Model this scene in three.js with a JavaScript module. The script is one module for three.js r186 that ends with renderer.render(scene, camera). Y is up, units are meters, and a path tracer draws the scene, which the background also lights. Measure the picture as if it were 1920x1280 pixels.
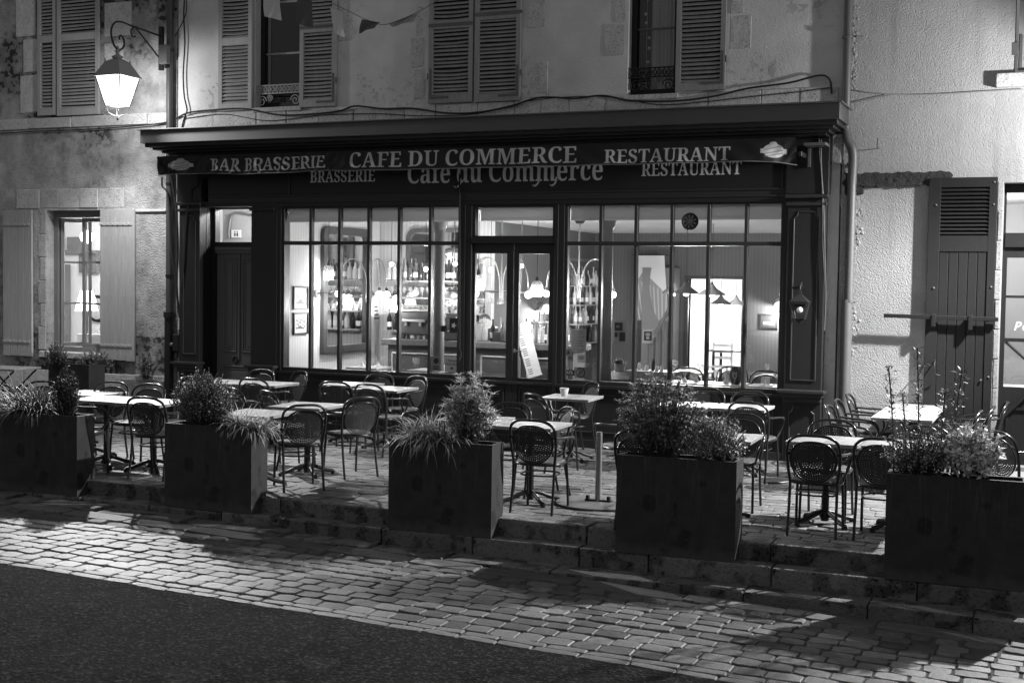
import * as THREE from 'three';
import { mergeGeometries, toCreasedNormals } from 'three/addons/utils/BufferGeometryUtils.js';
import { RoundedBoxGeometry } from 'three/addons/geometries/RoundedBoxGeometry.js';
import { MarchingCubes } from 'three/addons/objects/MarchingCubes.js';

// ---------------------------------------------------------------- camera, sky, lamps' strengths, exposure
const scene = new THREE.Scene();
const FOCAL = 2405;                                   // in pixels of the 1920-wide photograph
const camera = new THREE.PerspectiveCamera(2 * Math.atan(640 / FOCAL) * 180 / Math.PI, 1.5, 0.1, 300);
camera.rotation.order = 'YXZ';
camera.rotation.set(-0.0464007, 0.40208912, 0.01465105);
camera.position.set(0, 2.1, 15.419);
camera.updateMatrixWorld(true);
const renderer = new THREE.WebGLRenderer({ antialias: true });
renderer.toneMapping = THREE.LinearToneMapping;
renderer.toneMappingExposure = 1.0;
renderer.shadowMap.enabled = true;
const SKY = 0.235;                                     // night sky over the town, lit by its lamps
const STREET_BEAM = [270, 330], STREET_POOL = [30, 60], STREET_GLOW = [4.2, 28];   // candela of each street lamp: beam onto the street, pool below it, bare glow
const ROOM = 1.55;                                     // scale of the cafe's own lamps
{
  const w = 64, h = 32, d = new Float32Array(w * h * 4);
  for (let y = 0; y < h; y++) for (let x = 0; x < w; x++) {
    const up = (y + .5) / h * 2 - 1, v = SKY * (.75 + .25 * Math.max(0, up));
    d.set([v, v, v, 1], (y * w + x) * 4);
  }
  const t = new THREE.DataTexture(d, w, h, THREE.RGBAFormat, THREE.FloatType);
  t.mapping = THREE.EquirectangularReflectionMapping; t.magFilter = t.minFilter = THREE.LinearFilter; t.needsUpdate = true;
  scene.background = t; scene.environment = t;
}

// ---------------------------------------------------------------- helpers
let seed_ = 7;
const rnd = () => { seed_ = (seed_ + 0x6d2b79f5) | 0; let t = Math.imul(seed_ ^ (seed_ >>> 15), 1 | seed_); t = (t + Math.imul(t ^ (t >>> 7), 61 | t)) ^ t; return ((t ^ (t >>> 14)) >>> 0) / 4294967296; };
const rr = (a, b) => a + (b - a) * rnd();
const V = (x, y, z) => new THREE.Vector3(x, y, z);
const PI = Math.PI;
function ray(px, py) { return V((px - 960) / FOCAL, -(py - 640) / FOCAL, -1).applyQuaternion(camera.quaternion); }
const CAM = camera.position;
function W(px, py, z) { const d = ray(px, py), t = (z - CAM.z) / d.z; return CAM.clone().addScaledVector(d, t); }   // where a line of sight meets the vertical plane z
function G(px, py, y) { const d = ray(px, py), t = (y - CAM.y) / d.y; return CAM.clone().addScaledVector(d, t); }   // ... and the level y
const WX = (px, py, z) => W(px, py, z).x, WY = (px, py, z) => W(px, py, z).y;

const taken = {};
function numbered(n) { const k = taken[n] = (taken[n] ?? -1) + 1; return k ? n + '_' + String(k).padStart(3, '0') : n; }
function tag(o, label, category, group) { o.userData.label = label; o.userData.category = category; if (group) o.userData.group = group; return o; }
function thing(name, label, category, pos = [0, 0, 0], turn = 0, group) {
  const o = new THREE.Group(); o.name = numbered(name); o.position.set(...pos); o.rotation.y = turn; scene.add(o);
  return tag(o, label, category, group);
}
function flat(geos) {
  geos = (Array.isArray(geos) ? geos : [geos]);
  if (geos.length === 1) return geos[0];
  const indexed = geos.every(g => g.index);
  return mergeGeometries(geos.map(g => {
    g = indexed ? g : (g.index ? g.toNonIndexed() : g);
    for (const k of Object.keys(g.attributes)) if (!['position', 'normal', 'uv'].includes(k)) g.deleteAttribute(k);
    g.morphAttributes = {};
    return g;
  }));
}
function part(name, geos, m, parent = scene) {
  const g = flat(geos), o = new THREE.Mesh(g, m);
  o.name = parent === scene ? numbered(name) : name; o.castShadow = o.receiveShadow = true; parent.add(o); return o;
}
function struct(name, geos, m) { const o = part(name, geos, m, scene); o.userData.kind = 'structure'; return o; }
function structGroup(name) { const o = new THREE.Group(); o.name = numbered(name); o.userData.kind = 'structure'; scene.add(o); return o; }
function wuv(g, ox = 0, oy = 0, k = 1) {                                 // uv in metres by the face's main direction
  if (g.index) g = g.toNonIndexed();
  const p = g.attributes.position, n = g.attributes.normal, uv = new Float32Array(p.count * 2);
  for (let i = 0; i < p.count; i += 3) {
    let ax = 0, ay = 0, az = 0;
    for (let j = 0; j < 3; j++) { ax += Math.abs(n.getX(i + j)); ay += Math.abs(n.getY(i + j)); az += Math.abs(n.getZ(i + j)); }
    for (let j = 0; j < 3; j++) {
      const x = p.getX(i + j), y = p.getY(i + j), z = p.getZ(i + j);
      const [u, v] = ay >= ax && ay >= az ? [x, z] : ax >= az ? [z, y] : [x, y];
      uv[2 * (i + j)] = u * k + ox; uv[2 * (i + j) + 1] = v * k + oy;
    }
  }
  g.setAttribute('uv', new THREE.BufferAttribute(uv, 2)); return g;
}
function bx(x0, x1, y0, y1, z0, z1, r = 0) {                             // a box by its limits, uv in metres
  const w = Math.abs(x1 - x0), h = Math.abs(y1 - y0), d = Math.abs(z1 - z0);
  const g = r ? new RoundedBoxGeometry(w, h, d, 1, Math.min(r, w * .45, h * .45, d * .45)) : new THREE.BoxGeometry(w, h, d);
  g.translate((x0 + x1) / 2, (y0 + y1) / 2, (z0 + z1) / 2); return wuv(g);
}
function cyl(r0, r1, h, x, y, z, seg = 16) { const g = new THREE.CylinderGeometry(r1, r0, h, seg); g.translate(x, y + h / 2, z); return g; }
function tube(pts, r, seg = 24, rad = 7, closed = false) { return new THREE.TubeGeometry(new THREE.CatmullRomCurve3(pts.map(p => p.isVector3 ? p : V(...p)), closed), seg, r, rad, closed); }
function bar(a, b, r, rad = 8) {
  a = a.isVector3 ? a.clone() : V(...a); b = b.isVector3 ? b.clone() : V(...b);
  const d = b.clone().sub(a), g = new THREE.CylinderGeometry(r, r, d.length(), rad);
  g.applyQuaternion(new THREE.Quaternion().setFromUnitVectors(V(0, 1, 0), d.clone().normalize())); g.translate(...a.add(b).multiplyScalar(.5).toArray()); return g;
}
function lathe(pts, seg = 16) { return new THREE.LatheGeometry(pts.map(p => new THREE.Vector2(p[0], p[1])), seg); }
function holedWall(x0, x1, y0, y1, holes, zFront, thick) {
  const s = new THREE.Shape([[x0, y0], [x1, y0], [x1, y1], [x0, y1]].map(p => new THREE.Vector2(...p)));
  for (const [a, b, c, d] of holes) s.holes.push(new THREE.Path([[a, c], [a, d], [b, d], [b, c]].map(p => new THREE.Vector2(...p))));
  const g = new THREE.ExtrudeGeometry(s, { depth: thick, bevelEnabled: false }); g.translate(0, 0, zFront - thick); return wuv(g);
}
// tileable value noise
function noiseGrid(n, cells, sd) {
  const save = seed_; seed_ = sd; const L = new Float32Array(cells * cells); for (let i = 0; i < L.length; i++) L[i] = rnd(); seed_ = save;
  const out = new Float32Array(n * n);
  for (let y = 0; y < n; y++) { const fy = y / n * cells, y0 = fy | 0, ty = fy - y0, sy = ty * ty * (3 - 2 * ty), y1 = (y0 + 1) % cells;
    for (let x = 0; x < n; x++) { const fx = x / n * cells, x0 = fx | 0, tx = fx - x0, sx = tx * tx * (3 - 2 * tx), x1 = (x0 + 1) % cells;
      const a = L[y0 * cells + x0], b = L[y0 * cells + x1], c = L[y1 * cells + x0], d = L[y1 * cells + x1];
      out[y * n + x] = a + (b - a) * sx + (c - a) * sy + (a - b - c + d) * sx * sy; } }
  return out;
}
function fbm(n, cells, oct, sd, gain = .5) {
  const o = new Float32Array(n * n); let a = 1, s = 0;
  for (let k = 0; k < oct; k++) { const c = Math.min(cells << k, n); const g = noiseGrid(n, c, sd + k * 101); for (let i = 0; i < o.length; i++) o[i] += a * g[i]; s += a; a *= gain; }
  for (let i = 0; i < o.length; i++) o[i] /= s; return o;
}
const lin2s = v => v <= .0031308 ? 12.92 * v : 1.055 * Math.pow(v, 1 / 2.4) - .055;
function tex(n, f, size, colour) {                                       // grey texture; size = metres per repeat
  const d = new Uint8Array(n * n * 4);
  for (let i = 0; i < n * n; i++) { let v = f(i); v = Math.max(0, Math.min(1, v)); v = Math.round(255 * (colour ? lin2s(v) : v)); d.set([v, v, v, 255], i * 4); }
  const t = new THREE.DataTexture(d, n, n, THREE.RGBAFormat); t.wrapS = t.wrapT = THREE.RepeatWrapping; t.magFilter = THREE.LinearFilter; t.minFilter = THREE.LinearMipmapLinearFilter;
  if (colour) t.colorSpace = THREE.SRGBColorSpace; t.repeat.set(1 / size, 1 / size); t.needsUpdate = true; return t;
}
function again(t, sx, sy) { const c = t.clone(); c.repeat.set(1 / sx, 1 / (sy ?? sx)); c.needsUpdate = true; return c; }
const grey = v => new THREE.Color().setRGB(v, v, v);
const std = (v, rough = .7, o = {}) => new THREE.MeshStandardMaterial({ color: grey(v), roughness: rough, ...o });
function canvas(w, h, draw) {
  const c = document.createElement('canvas'); c.width = w; c.height = h; const x = c.getContext('2d'); draw(x, w, h);
  const t = new THREE.CanvasTexture(c); t.colorSpace = THREE.SRGBColorSpace; t.magFilter = THREE.LinearFilter; return t;
}
const sg = v => { const s = Math.round(255 * lin2s(v)); return `rgb(${s},${s},${s})`; };

// ---------------------------------------------------------------- materials
const N = 512, nA = fbm(N, 4, 6, 11), nB = fbm(N, 16, 5, 23), nC = fbm(N, 64, 3, 37), nD = fbm(N, 8, 6, 51), nE = fbm(N, 3, 4, 77), nF = fbm(N, 128, 2, 91);
const clamp = (v, a = 0, b = 1) => Math.max(a, Math.min(b, v)), smooth = (a, b, v) => { v = clamp((v - a) / (b - a)); return v * v * (3 - 2 * v); };
const bumpFine = tex(N, i => .5 * nC[i] + .5 * nF[i], .8), bumpMid = tex(N, i => .6 * nB[i] + .4 * nF[i], 1.2);
const grains = (() => {                                     // rough-cast: thousands of overlapping grains and a few pits
  const h = new Float32Array(N * N); seed_ = 4242;
  for (let k = 0; k < 15000; k++) { const cx = rr(0, N), cy = rr(0, N), r = rr(2, 6.5), a = (rnd() < .18 ? -1.3 : 1) * rr(.3, 1), R = Math.ceil(r);
    for (let y = -R; y <= R; y++) for (let x = -R; x <= R; x++) { const d = (x * x + y * y) / (r * r); if (d < 1) { const i = ((cy + y + N | 0) % N) * N + ((cx + x + N | 0) % N), v = a * (1 - d); h[i] = a > 0 ? Math.max(h[i], v + h[i] * .35) : h[i] + v * .6; } } }
  return h; })();
const stuccoBump = tex(N, i => .3 + .45 * grains[i], .78);
const mkMap = (f, size) => tex(N, f, size, true);
const M = {};
// rough cast of the house to the left: mottled, darker where lichen grew
M.leftWall = new THREE.MeshStandardMaterial({ roughness: .95, map: null, bumpMap: again(bumpFine, .9), bumpScale: .02 });
M.cafeWall = new THREE.MeshStandardMaterial({ roughness: .92, bumpMap: again(bumpFine, .9), bumpScale: .006 });
const agedMap = (() => { const n = 1024, a = fbm(n, 4, 6, 701), b = fbm(n, 16, 5, 711), c = fbm(n, 40, 4, 721), d = fbm(n, 128, 3, 731);
  return tex(n, i => { const x = i % n, y = i / n | 0, st = c[(y >> 4) * n + x] * .6 + b[(y >> 3) * n + (x * 3) % n] * .4; return clamp(.45 + .26 * (a[i] - .5) + .12 * (b[i] - .5) - .14 * smooth(.5, .75, st) * smooth(.4, .65, a[i]) - .10 * smooth(.5, .8, a[i]) * b[i] + .05 * (d[i] - .5), .08, .72); }, 6.3, true); })();
M.rightWall = new THREE.MeshStandardMaterial({ roughness: .93, map: agedMap, bumpMap: stuccoBump, bumpScale: .0068 });
M.stone = new THREE.MeshStandardMaterial({ color: grey(1), roughness: .9, map: mkMap(i => .70 + .22 * (nD[i] - .5) - .3 * smooth(.62, .72, nC[i]), .9), bumpMap: again(bumpMid, .7), bumpScale: .012 });
M.stoneDim = M.stone.clone(); M.stoneDim.color = grey(.88);
M.stoneDark = M.stone.clone(); M.stoneDark.color = grey(.45);
M.kerb = new THREE.MeshStandardMaterial({ roughness: .82, map: mkMap(i => .18 + .16 * (nA[i] - .5) - .10 * smooth(.5, .64, nD[i]) - .07 * smooth(.6, .7, nC[i]), 1.1), bumpMap: again(bumpMid, .8), bumpScale: .014 });
M.kerbB = M.kerb.clone(); M.kerbB.color = grey(.78);
M.grout = std(.085, .95, { bumpMap: again(bumpFine, .4), bumpScale: .01 });
const settMap = mkMap(i => .235 + .13 * (nD[i] - .5) - .09 * smooth(.58, .7, nC[i]), .5);
M.sett = [.40, .56, .72, .9].map(v => new THREE.MeshPhysicalMaterial({ specularIntensity: 1, color: grey(v), roughness: .46, map: settMap, bumpMap: again(bumpMid, .3), bumpScale: .004 }));
M.paver = [.62, .8, .95].map(v => new THREE.MeshStandardMaterial({ color: grey(v * .8), roughness: .62, map: settMap, bumpMap: again(bumpMid, .4), bumpScale: .006 }));
{ const n = 1024, g = fbm(n, 256, 2, 601, .7), h = fbm(n, 128, 2, 611), l = fbm(n, 3, 5, 621), p = fbm(n, 7, 5, 631);
  M.asphalt = new THREE.MeshPhysicalMaterial({ specularIntensity: .12, roughness: .9, map: tex(n, i => clamp(.009 + .06 * smooth(.5, .9, g[i]) * (.5 + h[i]) + .012 * (l[i] - .5) - .005 * smooth(.55, .62, p[i]) + .01 * smooth(.66, .72, p[i]), .004, 1), 4.1, true), bumpMap: tex(n, i => .6 * g[i] + .4 * h[i], 4.1), bumpScale: .014 }); }
const paintBump = again(bumpMid, .5);
M.paint = std(.018, .48, { bumpMap: paintBump, bumpScale: .0015 });          // dark paint of the shop front
M.paintEdge = std(.032, .4, { bumpMap: paintBump, bumpScale: .001 });
M.paintCap = std(.085, .5, { map: mkMap(i => .9 + .3 * (nA[i] - .5), 2.2) });
M.sideDoor = std(.15, .5, { bumpMap: paintBump, bumpScale: .002 });
const woodMap = (() => { const n = 512; return tex(n, i => { const x = i % n, y = i / n | 0; return .8 + .35 * (nA[((y >> 3) * n + x) % (n * n)] - .5) + .25 * (nC[((y >> 4) * n + x) % (n * n)] - .5); }, .9, true); })();
M.shutterPale = std(.62, .75, { map: woodMap, bumpMap: paintBump, bumpScale: .003 });
M.shutter = std(.52, .72, { map: woodMap, bumpMap: paintBump, bumpScale: .003 });
M.shutterMid = std(.42, .72, { map: woodMap, bumpMap: paintBump, bumpScale: .003 });
M.shutterDark = std(.016, .7, { map: woodMap, bumpMap: paintBump, bumpScale: .002 });
M.windowWood = std(.3, .6, { map: woodMap });
M.timber = std(.07, .95, { map: mkMap(i => .4 + 1.1 * nD[i], .5), bumpMap: again(bumpMid, .35), bumpScale: .03 });
M.iron = std(.025, .5, { metalness: .3 }); M.ironPale = std(.45, .5);
M.zinc = std(.17, .5, { metalness: .3, map: mkMap(i => .8 + .4 * (nA[i] - .4), .9) });
M.pipeDark = std(.10, .5, { metalness: .2, map: mkMap(i => .7 + .7 * (nA[i] - .3), .8) });
M.cable = std(.02, .7); M.cablePale = std(.3, .7);
const planterMap = (() => { const t = tex(N, i => { const x = i % N, y = i / N | 0, streak = nC[((y >> 4) * N + x) % (N * N)] * .6 + nB[((y >> 5) * N + (x * 2) % N) % (N * N)] * .4;
  return clamp(.62 + .3 * (nD[i] - .5) + .16 * (nF[i] - .5) + .35 * smooth(.52, .7, streak) * smooth(.25, .95, y / N) + .4 * smooth(.16, .0, y / N + .12 * (nB[i] - .5)) - .25 * smooth(.6, .7, nA[i]), .1, 1); }, .83, true); return t; })();
M.planter = new THREE.MeshPhysicalMaterial({ color: grey(.078), roughness: .7, specularIntensity: .3, map: planterMap, bumpMap: again(bumpFine, .5), bumpScale: .001 });
M.soil = std(.03, 1, { bumpMap: again(bumpMid, .3), bumpScale: .03 });
M.chair = std(.02, .27); M.chairSeat = std(.07, .55, { bumpMap: again(bumpFine, .12), bumpScale: .002 });
M.tabletop = std(.36, .45, { map: woodMap }); M.tableIron = std(.02, .42, { metalness: .25 });
M.steel = std(.35, .35, { metalness: .7 }); M.white = std(.75, .6); M.black = std(.012, .6);
M.glass = new THREE.MeshPhysicalMaterial({ color: grey(1), roughness: 0, metalness: 0, transmission: 1, thickness: 0, ior: 1.5 });
M.drinkGlass = new THREE.MeshPhysicalMaterial({ color: grey(.95), roughness: .06, transmission: .85, thickness: 0, ior: 1.5 });
M.darkPane = std(.006, .06);
M.leaf = v => std(v, .6, { side: THREE.DoubleSide, vertexColors: true });

// ---------------------------------------------------------------- ground: street, gutter, steps, terrace
const gutterY = x => -.20 - .0256 * (x + 9);
const roadY = (x, z) => { const t = clamp((z - 5.95) / 1.95); return gutterY(x) + .10 * Math.sin(t * PI / 2) + Math.max(0, z - 7.9) * .012; };
const stripY = x => Math.max(-.3, gutterY(x) + .012);
function sheet(x0, x1, z0, z1, nx, nz, f) {
  const g = new THREE.PlaneGeometry(1, 1, nx, nz), p = g.attributes.position, uv = g.attributes.uv;
  for (let i = 0; i < p.count; i++) { const x = x0 + (p.getX(i) + .5) * (x1 - x0), z = z1 - (p.getY(i) + .5) * (z1 - z0); p.setXYZ(i, x, f(x, z), z); uv.setXY(i, x, z); }
  g.computeVertexNormals(); return g;
}
struct('ground', sheet(-150, 150, -60, 150, 1, 1, () => -4.5), M.asphalt);
{ const g = sheet(-30, 30, 7.86, 32, 900, 30, (x, z) => roadY(x, z) - .003), p = g.attributes.position;       // a ragged edge where it meets the setts
  for (let i = 0; i < p.count; i++) if (p.getZ(i) < 7.9) { const x = p.getX(i); p.setZ(i, 7.90 + .012 * Math.sin(x * 3.1) + .014 * Math.sin(x * 17 + 2 * Math.sin(x * 5)) + .01 * Math.sin(x * 43)); p.setY(i, roadY(x, 7.9) + .002); }
  g.computeVertexNormals(); struct('asphalt_road', g, M.asphalt); }
// stones with a worn, rounded top: unit outline, scaled per stone
function stoneGeo(jag, edge, dome, pw = 7, inset = .07) {
  const k = 14, top = [], rim = [], low = [];
  for (let i = 0; i < k; i++) {
    const a = i / k * 2 * PI + PI / k, c = Math.cos(a), s = Math.sin(a), m = 1 / Math.pow(Math.pow(Math.abs(c), pw) + Math.pow(Math.abs(s), pw), 1 / pw), j = 1 + rr(-jag, jag);
    const S0 = .17, x = .5 * c * m * j * S0, z = .5 * s * m * j * S0;
    low.push([x, -.06, z]); rim.push([x, -edge, z]); top.push([x * (1 - inset), rr(-.001, .001), z * (1 - inset)]);
  }
  const pos = [], tri = (a, b, c) => pos.push(...a, ...b, ...c), C = [rr(-.008, .008), dome, rr(-.008, .008)];
  for (let i = 0; i < k; i++) { const j = (i + 1) % k; tri(low[i], rim[i], rim[j]); tri(low[i], rim[j], low[j]); tri(rim[i], top[i], top[j]); tri(rim[i], top[j], rim[j]); tri(top[i], C, top[j]); }
  const g = new THREE.BufferGeometry(); g.setAttribute('position', new THREE.Float32BufferAttribute(pos, 3));
  g.setAttribute('uv', new THREE.Float32BufferAttribute(new Float32Array(pos.length / 3 * 2), 2));
  g.computeVertexNormals(); const f = toCreasedNormals(g, .4);
  const ox = rnd(), oy = rnd(), p = f.attributes.position, uv = f.attributes.uv;
  for (let i = 0; i < p.count; i++) uv.setXY(i, p.getX(i) + ox, p.getZ(i) + oy);
  return f;
}
function inView(x, y, z, m = 30) { const v = V(x, y, z).project(camera); return Math.abs(v.x) < 1 + m / 960 && Math.abs(v.y) < 1 + m / 640; }
// lays stones: the 300 largest in view as parts of their own, the others joined
function layStones(parent, list, geos, mats, name, rest) {
  const eye = CAM, q = new THREE.Quaternion(), eu = new THREE.Euler();
  for (const s of list) { s.seen = inView(s.x, s.y, s.z) && !(s.hidden); s.rank = Math.hypot(s.x - eye.x, s.z - eye.z) / Math.sqrt(s.w * s.d) + (s.seen ? 0 : 1e4); }
  list.sort((a, b) => a.rank - b.rank);
  const buckets = mats.map(() => []);
  list.forEach((s, i) => {
    const k = s.tone ?? (rnd() * mats.length | 0), g = geos[rnd() * geos.length | 0];
    q.setFromEuler(eu.set(rr(-.02, .02) + (s.rx || 0), s.turn ?? rr(-.03, .03), rr(-.025, .025) + (s.rz || 0)));
    if (i < 300 && s.seen) { const o = part(name, g, mats[k], parent); o.position.set(s.x, s.y, s.z); o.quaternion.copy(q); o.scale.set(s.w / .17, 1, s.d / .17); }
    else if (s.rank < 1e4 || rnd() < 2) { const c = g.clone(); c.applyMatrix4(new THREE.Matrix4().compose(V(s.x, s.y, s.z), q, V(s.w / .17, 1, s.d / .17))); buckets[k].push(c); }
  });
  buckets.forEach((b, k) => { if (b.length) { const o = part(rest, b, mats[k], parent); o.userData.kind = 'stuff'; } });
}
{ // setts of the carriageway edge
  const g = structGroup('sett_strip');
  part('bedding', sheet(-18, 4, 5.5, 7.92, 80, 24, (x, z) => roadY(x, z) - .012), M.grout, g);
  const geos = Array.from({ length: 7 }, () => stoneGeo(.03, .005, .003, 11, .05)), list = [];
  for (let r = 0; r < 9; r++) {
    const z0 = 5.98 + r * .191; let x = -17 + rr(0, .1);
    while (x < 2.5) { const w = rr(.165, .235), xx = x + w / 2, z = z0 + .0955 + .014 * Math.sin(xx * 1.7 + r) + rr(-.006, .006);
      list.push({ x: xx, y: roadY(xx, z) + rr(-.004, .005), z, w: w - .013 - rr(0, .006), d: .191 - .019 - rr(0, .008), rx: -Math.atan(.05 * PI / 1.95 * Math.cos(clamp((z - 5.95) / 1.95) * PI / 2)), rz: -.0256 }); x += w; }
  }
  for (let r = 0; r < 2; r++) { let x = -17 + rr(0, .2); while (x < 2.5) { const w = rr(.2, .34), xx = x + w / 2, z = 7.755 + r * .1; list.push({ x: xx, y: roadY(xx, z) + .004 + rr(-.003, .004), z, w: w - .016, d: .082, tone: 3, rz: -.0256 }); x += w; } }
  layStones(g, list, geos, M.sett, 'sett', 'distant_setts');
}
{ // gutter: long slabs, a row of rough stones, and the narrow kerb strip at the foot of the steps
  const g = structGroup('gutter'), geos = Array.from({ length: 5 }, () => stoneGeo(.012, .006, .001, 14, .03)), rough = Array.from({ length: 5 }, () => stoneGeo(.07, .012, .007, 4, .12)), slabs = [], stones = [];
  let x = -17; while (x < 2.5) { const w = rr(.55, .95); slabs.push({ x: x + w / 2, y: gutterY(x + w / 2) + .003, z: 5.66, w: w - .012, d: .24, rz: -.0256, turn: rr(-.008, .008) }); x += w; }
  x = -17; while (x < 2.5) { const w = rr(.16, .3); stones.push({ x: x + w / 2, y: gutterY(x + w / 2) + rr(-.004, .008), z: 5.87, w: w - .03, d: .15, rz: -.0256, turn: rr(-.1, .1) }); x += w; }
  const dim = [.42, .55, .7].map(v => { const m = M.sett[0].clone(); m.color = grey(v); m.roughness = .7; return m; }); layStones(g, slabs, geos, dim, 'slab', 'distant_slabs'); layStones(g, stones, rough, dim, 'cobble', 'distant_cobbles');
}
function roughBlock(x0, x1, y0, y1, z0, z1, r = .018, jit = .006) {
  const w = x1 - x0, h = y1 - y0, d = z1 - z0, g = new RoundedBoxGeometry(w, h, d, 2, Math.min(r, h * .4, d * .4)), p = g.attributes.position, o = rr(0, 9);
  for (let i = 0; i < p.count; i++) { const a = Math.sin(p.getX(i) * 9 + o) + Math.sin(p.getX(i) * 23 + p.getY(i) * 31 + o * 2); p.setXYZ(i, p.getX(i), p.getY(i) + a * jit * .5, p.getZ(i) + Math.cos(p.getX(i) * 13 + o) * jit); }
  g.translate((x0 + x1) / 2, (y0 + y1) / 2, (z0 + z1) / 2); return wuv(g, rr(0, 3), rr(0, 3));
}
{
  const g = structGroup('stone_steps');
  let x = -17.2;
  while (x < 3) { const w = rr(.75, 1.25); part('kerbstone', roughBlock(x + .004, x + w - .004, -.26, .004 + rr(-.004, .004), 4.78, 5.075 + rr(-.008, .008)), rnd() < .5 ? M.kerb : M.kerbB, g); x += w; }
  x = -17.5;
  while (x < 3) { const w = rr(.6, 1.15); part('step_stone', roughBlock(x + .004, x + w - .004, -.6, -.145 + rr(-.004, .003), 5.0, 5.255 + rr(-.01, .01)), rnd() < .5 ? M.kerb : M.kerbB, g); x += w; }
  x = -17;
  while (x < 3) { const w = rr(.7, 1.3), y = stripY(x + w / 2); part('kerb_strip', roughBlock(x + .003, x + w - .003, y - .3, y + rr(-.003, .003), 5.2, 5.535 + rr(-.01, .01), .014), rnd() < .5 ? M.kerb : M.kerbB, g); x += w; }
}
{ // paving of the terrace
  const g = structGroup('terrace_paving');
  part('bedding', bx(-17.5, 3, -.4, -.007, -.2, 4.8), M.grout, g);
  const geos = Array.from({ length: 6 }, () => stoneGeo(.025, .003, .0015, 9, .05)), list = [];
  const gaps = [[170, 330], [500, 745], [940, 1165], [1375, 1665]];
  for (let r = 0; r < 31; r++) { const z = 4.7 - r * .158; let x = -16.8 + rr(0, .2); while (x < 2.5) { const w = rr(.17, .30), p = proj(x + w / 2, 0, z);
    list.push({ x: x + w / 2, y: rr(-.003, .003), z, w: w - .008, d: .15 - rr(0, .004), hidden: !(p[1] > 780 && gaps.some(q => p[0] > q[0] && p[0] < q[1])) }); x += w; } }
  layStones(g, list, geos, M.paver, 'paver', 'distant_pavers');
}
function proj(x, y, z) { const v = V(x, y, z).project(camera); return [(v.x + 1) * 960, (1 - v.y) * 640]; }

// ---------------------------------------------------------------- house on the left
const ZW = -.12, TH = .4;
function slatLeaf(building, x0, x1, y0, y1, z, m, rails, droop = 0, hinge = 1) {      // louvred shutter leaf: frame > slats
  const st = .06, d = .04, fr = [bx(x0, x0 + st, y0, y1, z, z + d), bx(x1 - st, x1, y0, y1, z, z + d)];
  const ys = [y0 + .05, ...rails, y1 - .05];
  ys.forEach(y => fr.push(bx(x0 + st, x1 - st, y - .05, y + .05, z + .002, z + d - .002)));
  const leaf = part('shutter', fr, m, building); part('backing', bx(x0 + st - .004, x1 - st + .004, y0 + .01, y1 - .01, z - .008, z - .003), M.black, leaf);
  const pitch = .052, w = x1 - x0 - 2 * st, proto = [0, 1, 2].map(k => {
    const g = new THREE.BoxGeometry(w, .008, .045, 8, 1, 1), p = g.attributes.position;
    for (let i = 0; i < p.count; i++) { const t = p.getX(i) / w; p.setY(i, p.getY(i) - droop * (k * .5) * (1 - 4 * t * t) + rr(-.001, .001)); }
    g.rotateX(.85); return wuv(g, rnd(), rnd()); });
  for (let k = 0; k < ys.length - 1; k++) for (let y = ys[k] + .07; y < ys[k + 1] - .06; y += pitch) {
    const s = part('slat', proto[rnd() * 3 | 0], m, leaf); s.position.set((x0 + x1) / 2, y + rr(-.003, .003), z + .02); s.rotation.z = droop ? rr(-.012, .012) : rr(-.004, .004); s.rotation.x = rr(-.06, .06);
  }
  return leaf;
}
function stones(building, y0, y1, x0, x1, z0, z1, wMin, wMax, mats) {      // a course of dressed stones
  let x = x0; while (x < x1 - .02) { let w = Math.min(rr(wMin, wMax), x1 - x); if (x1 - x - w < wMin * .5) w = x1 - x; part('stone', roughBlock(x + .003, x + w - .003, y0 + rr(0, .006), y1 - rr(0, .006), z0, z1 + rr(-.006, .006), .012, .004), mats[rnd() * mats.length | 0], building); x += w; }
}
const houseA = thing('stone_house', 'old mottled stone house with pale plank shutters, left of the café front', 'house');
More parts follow.
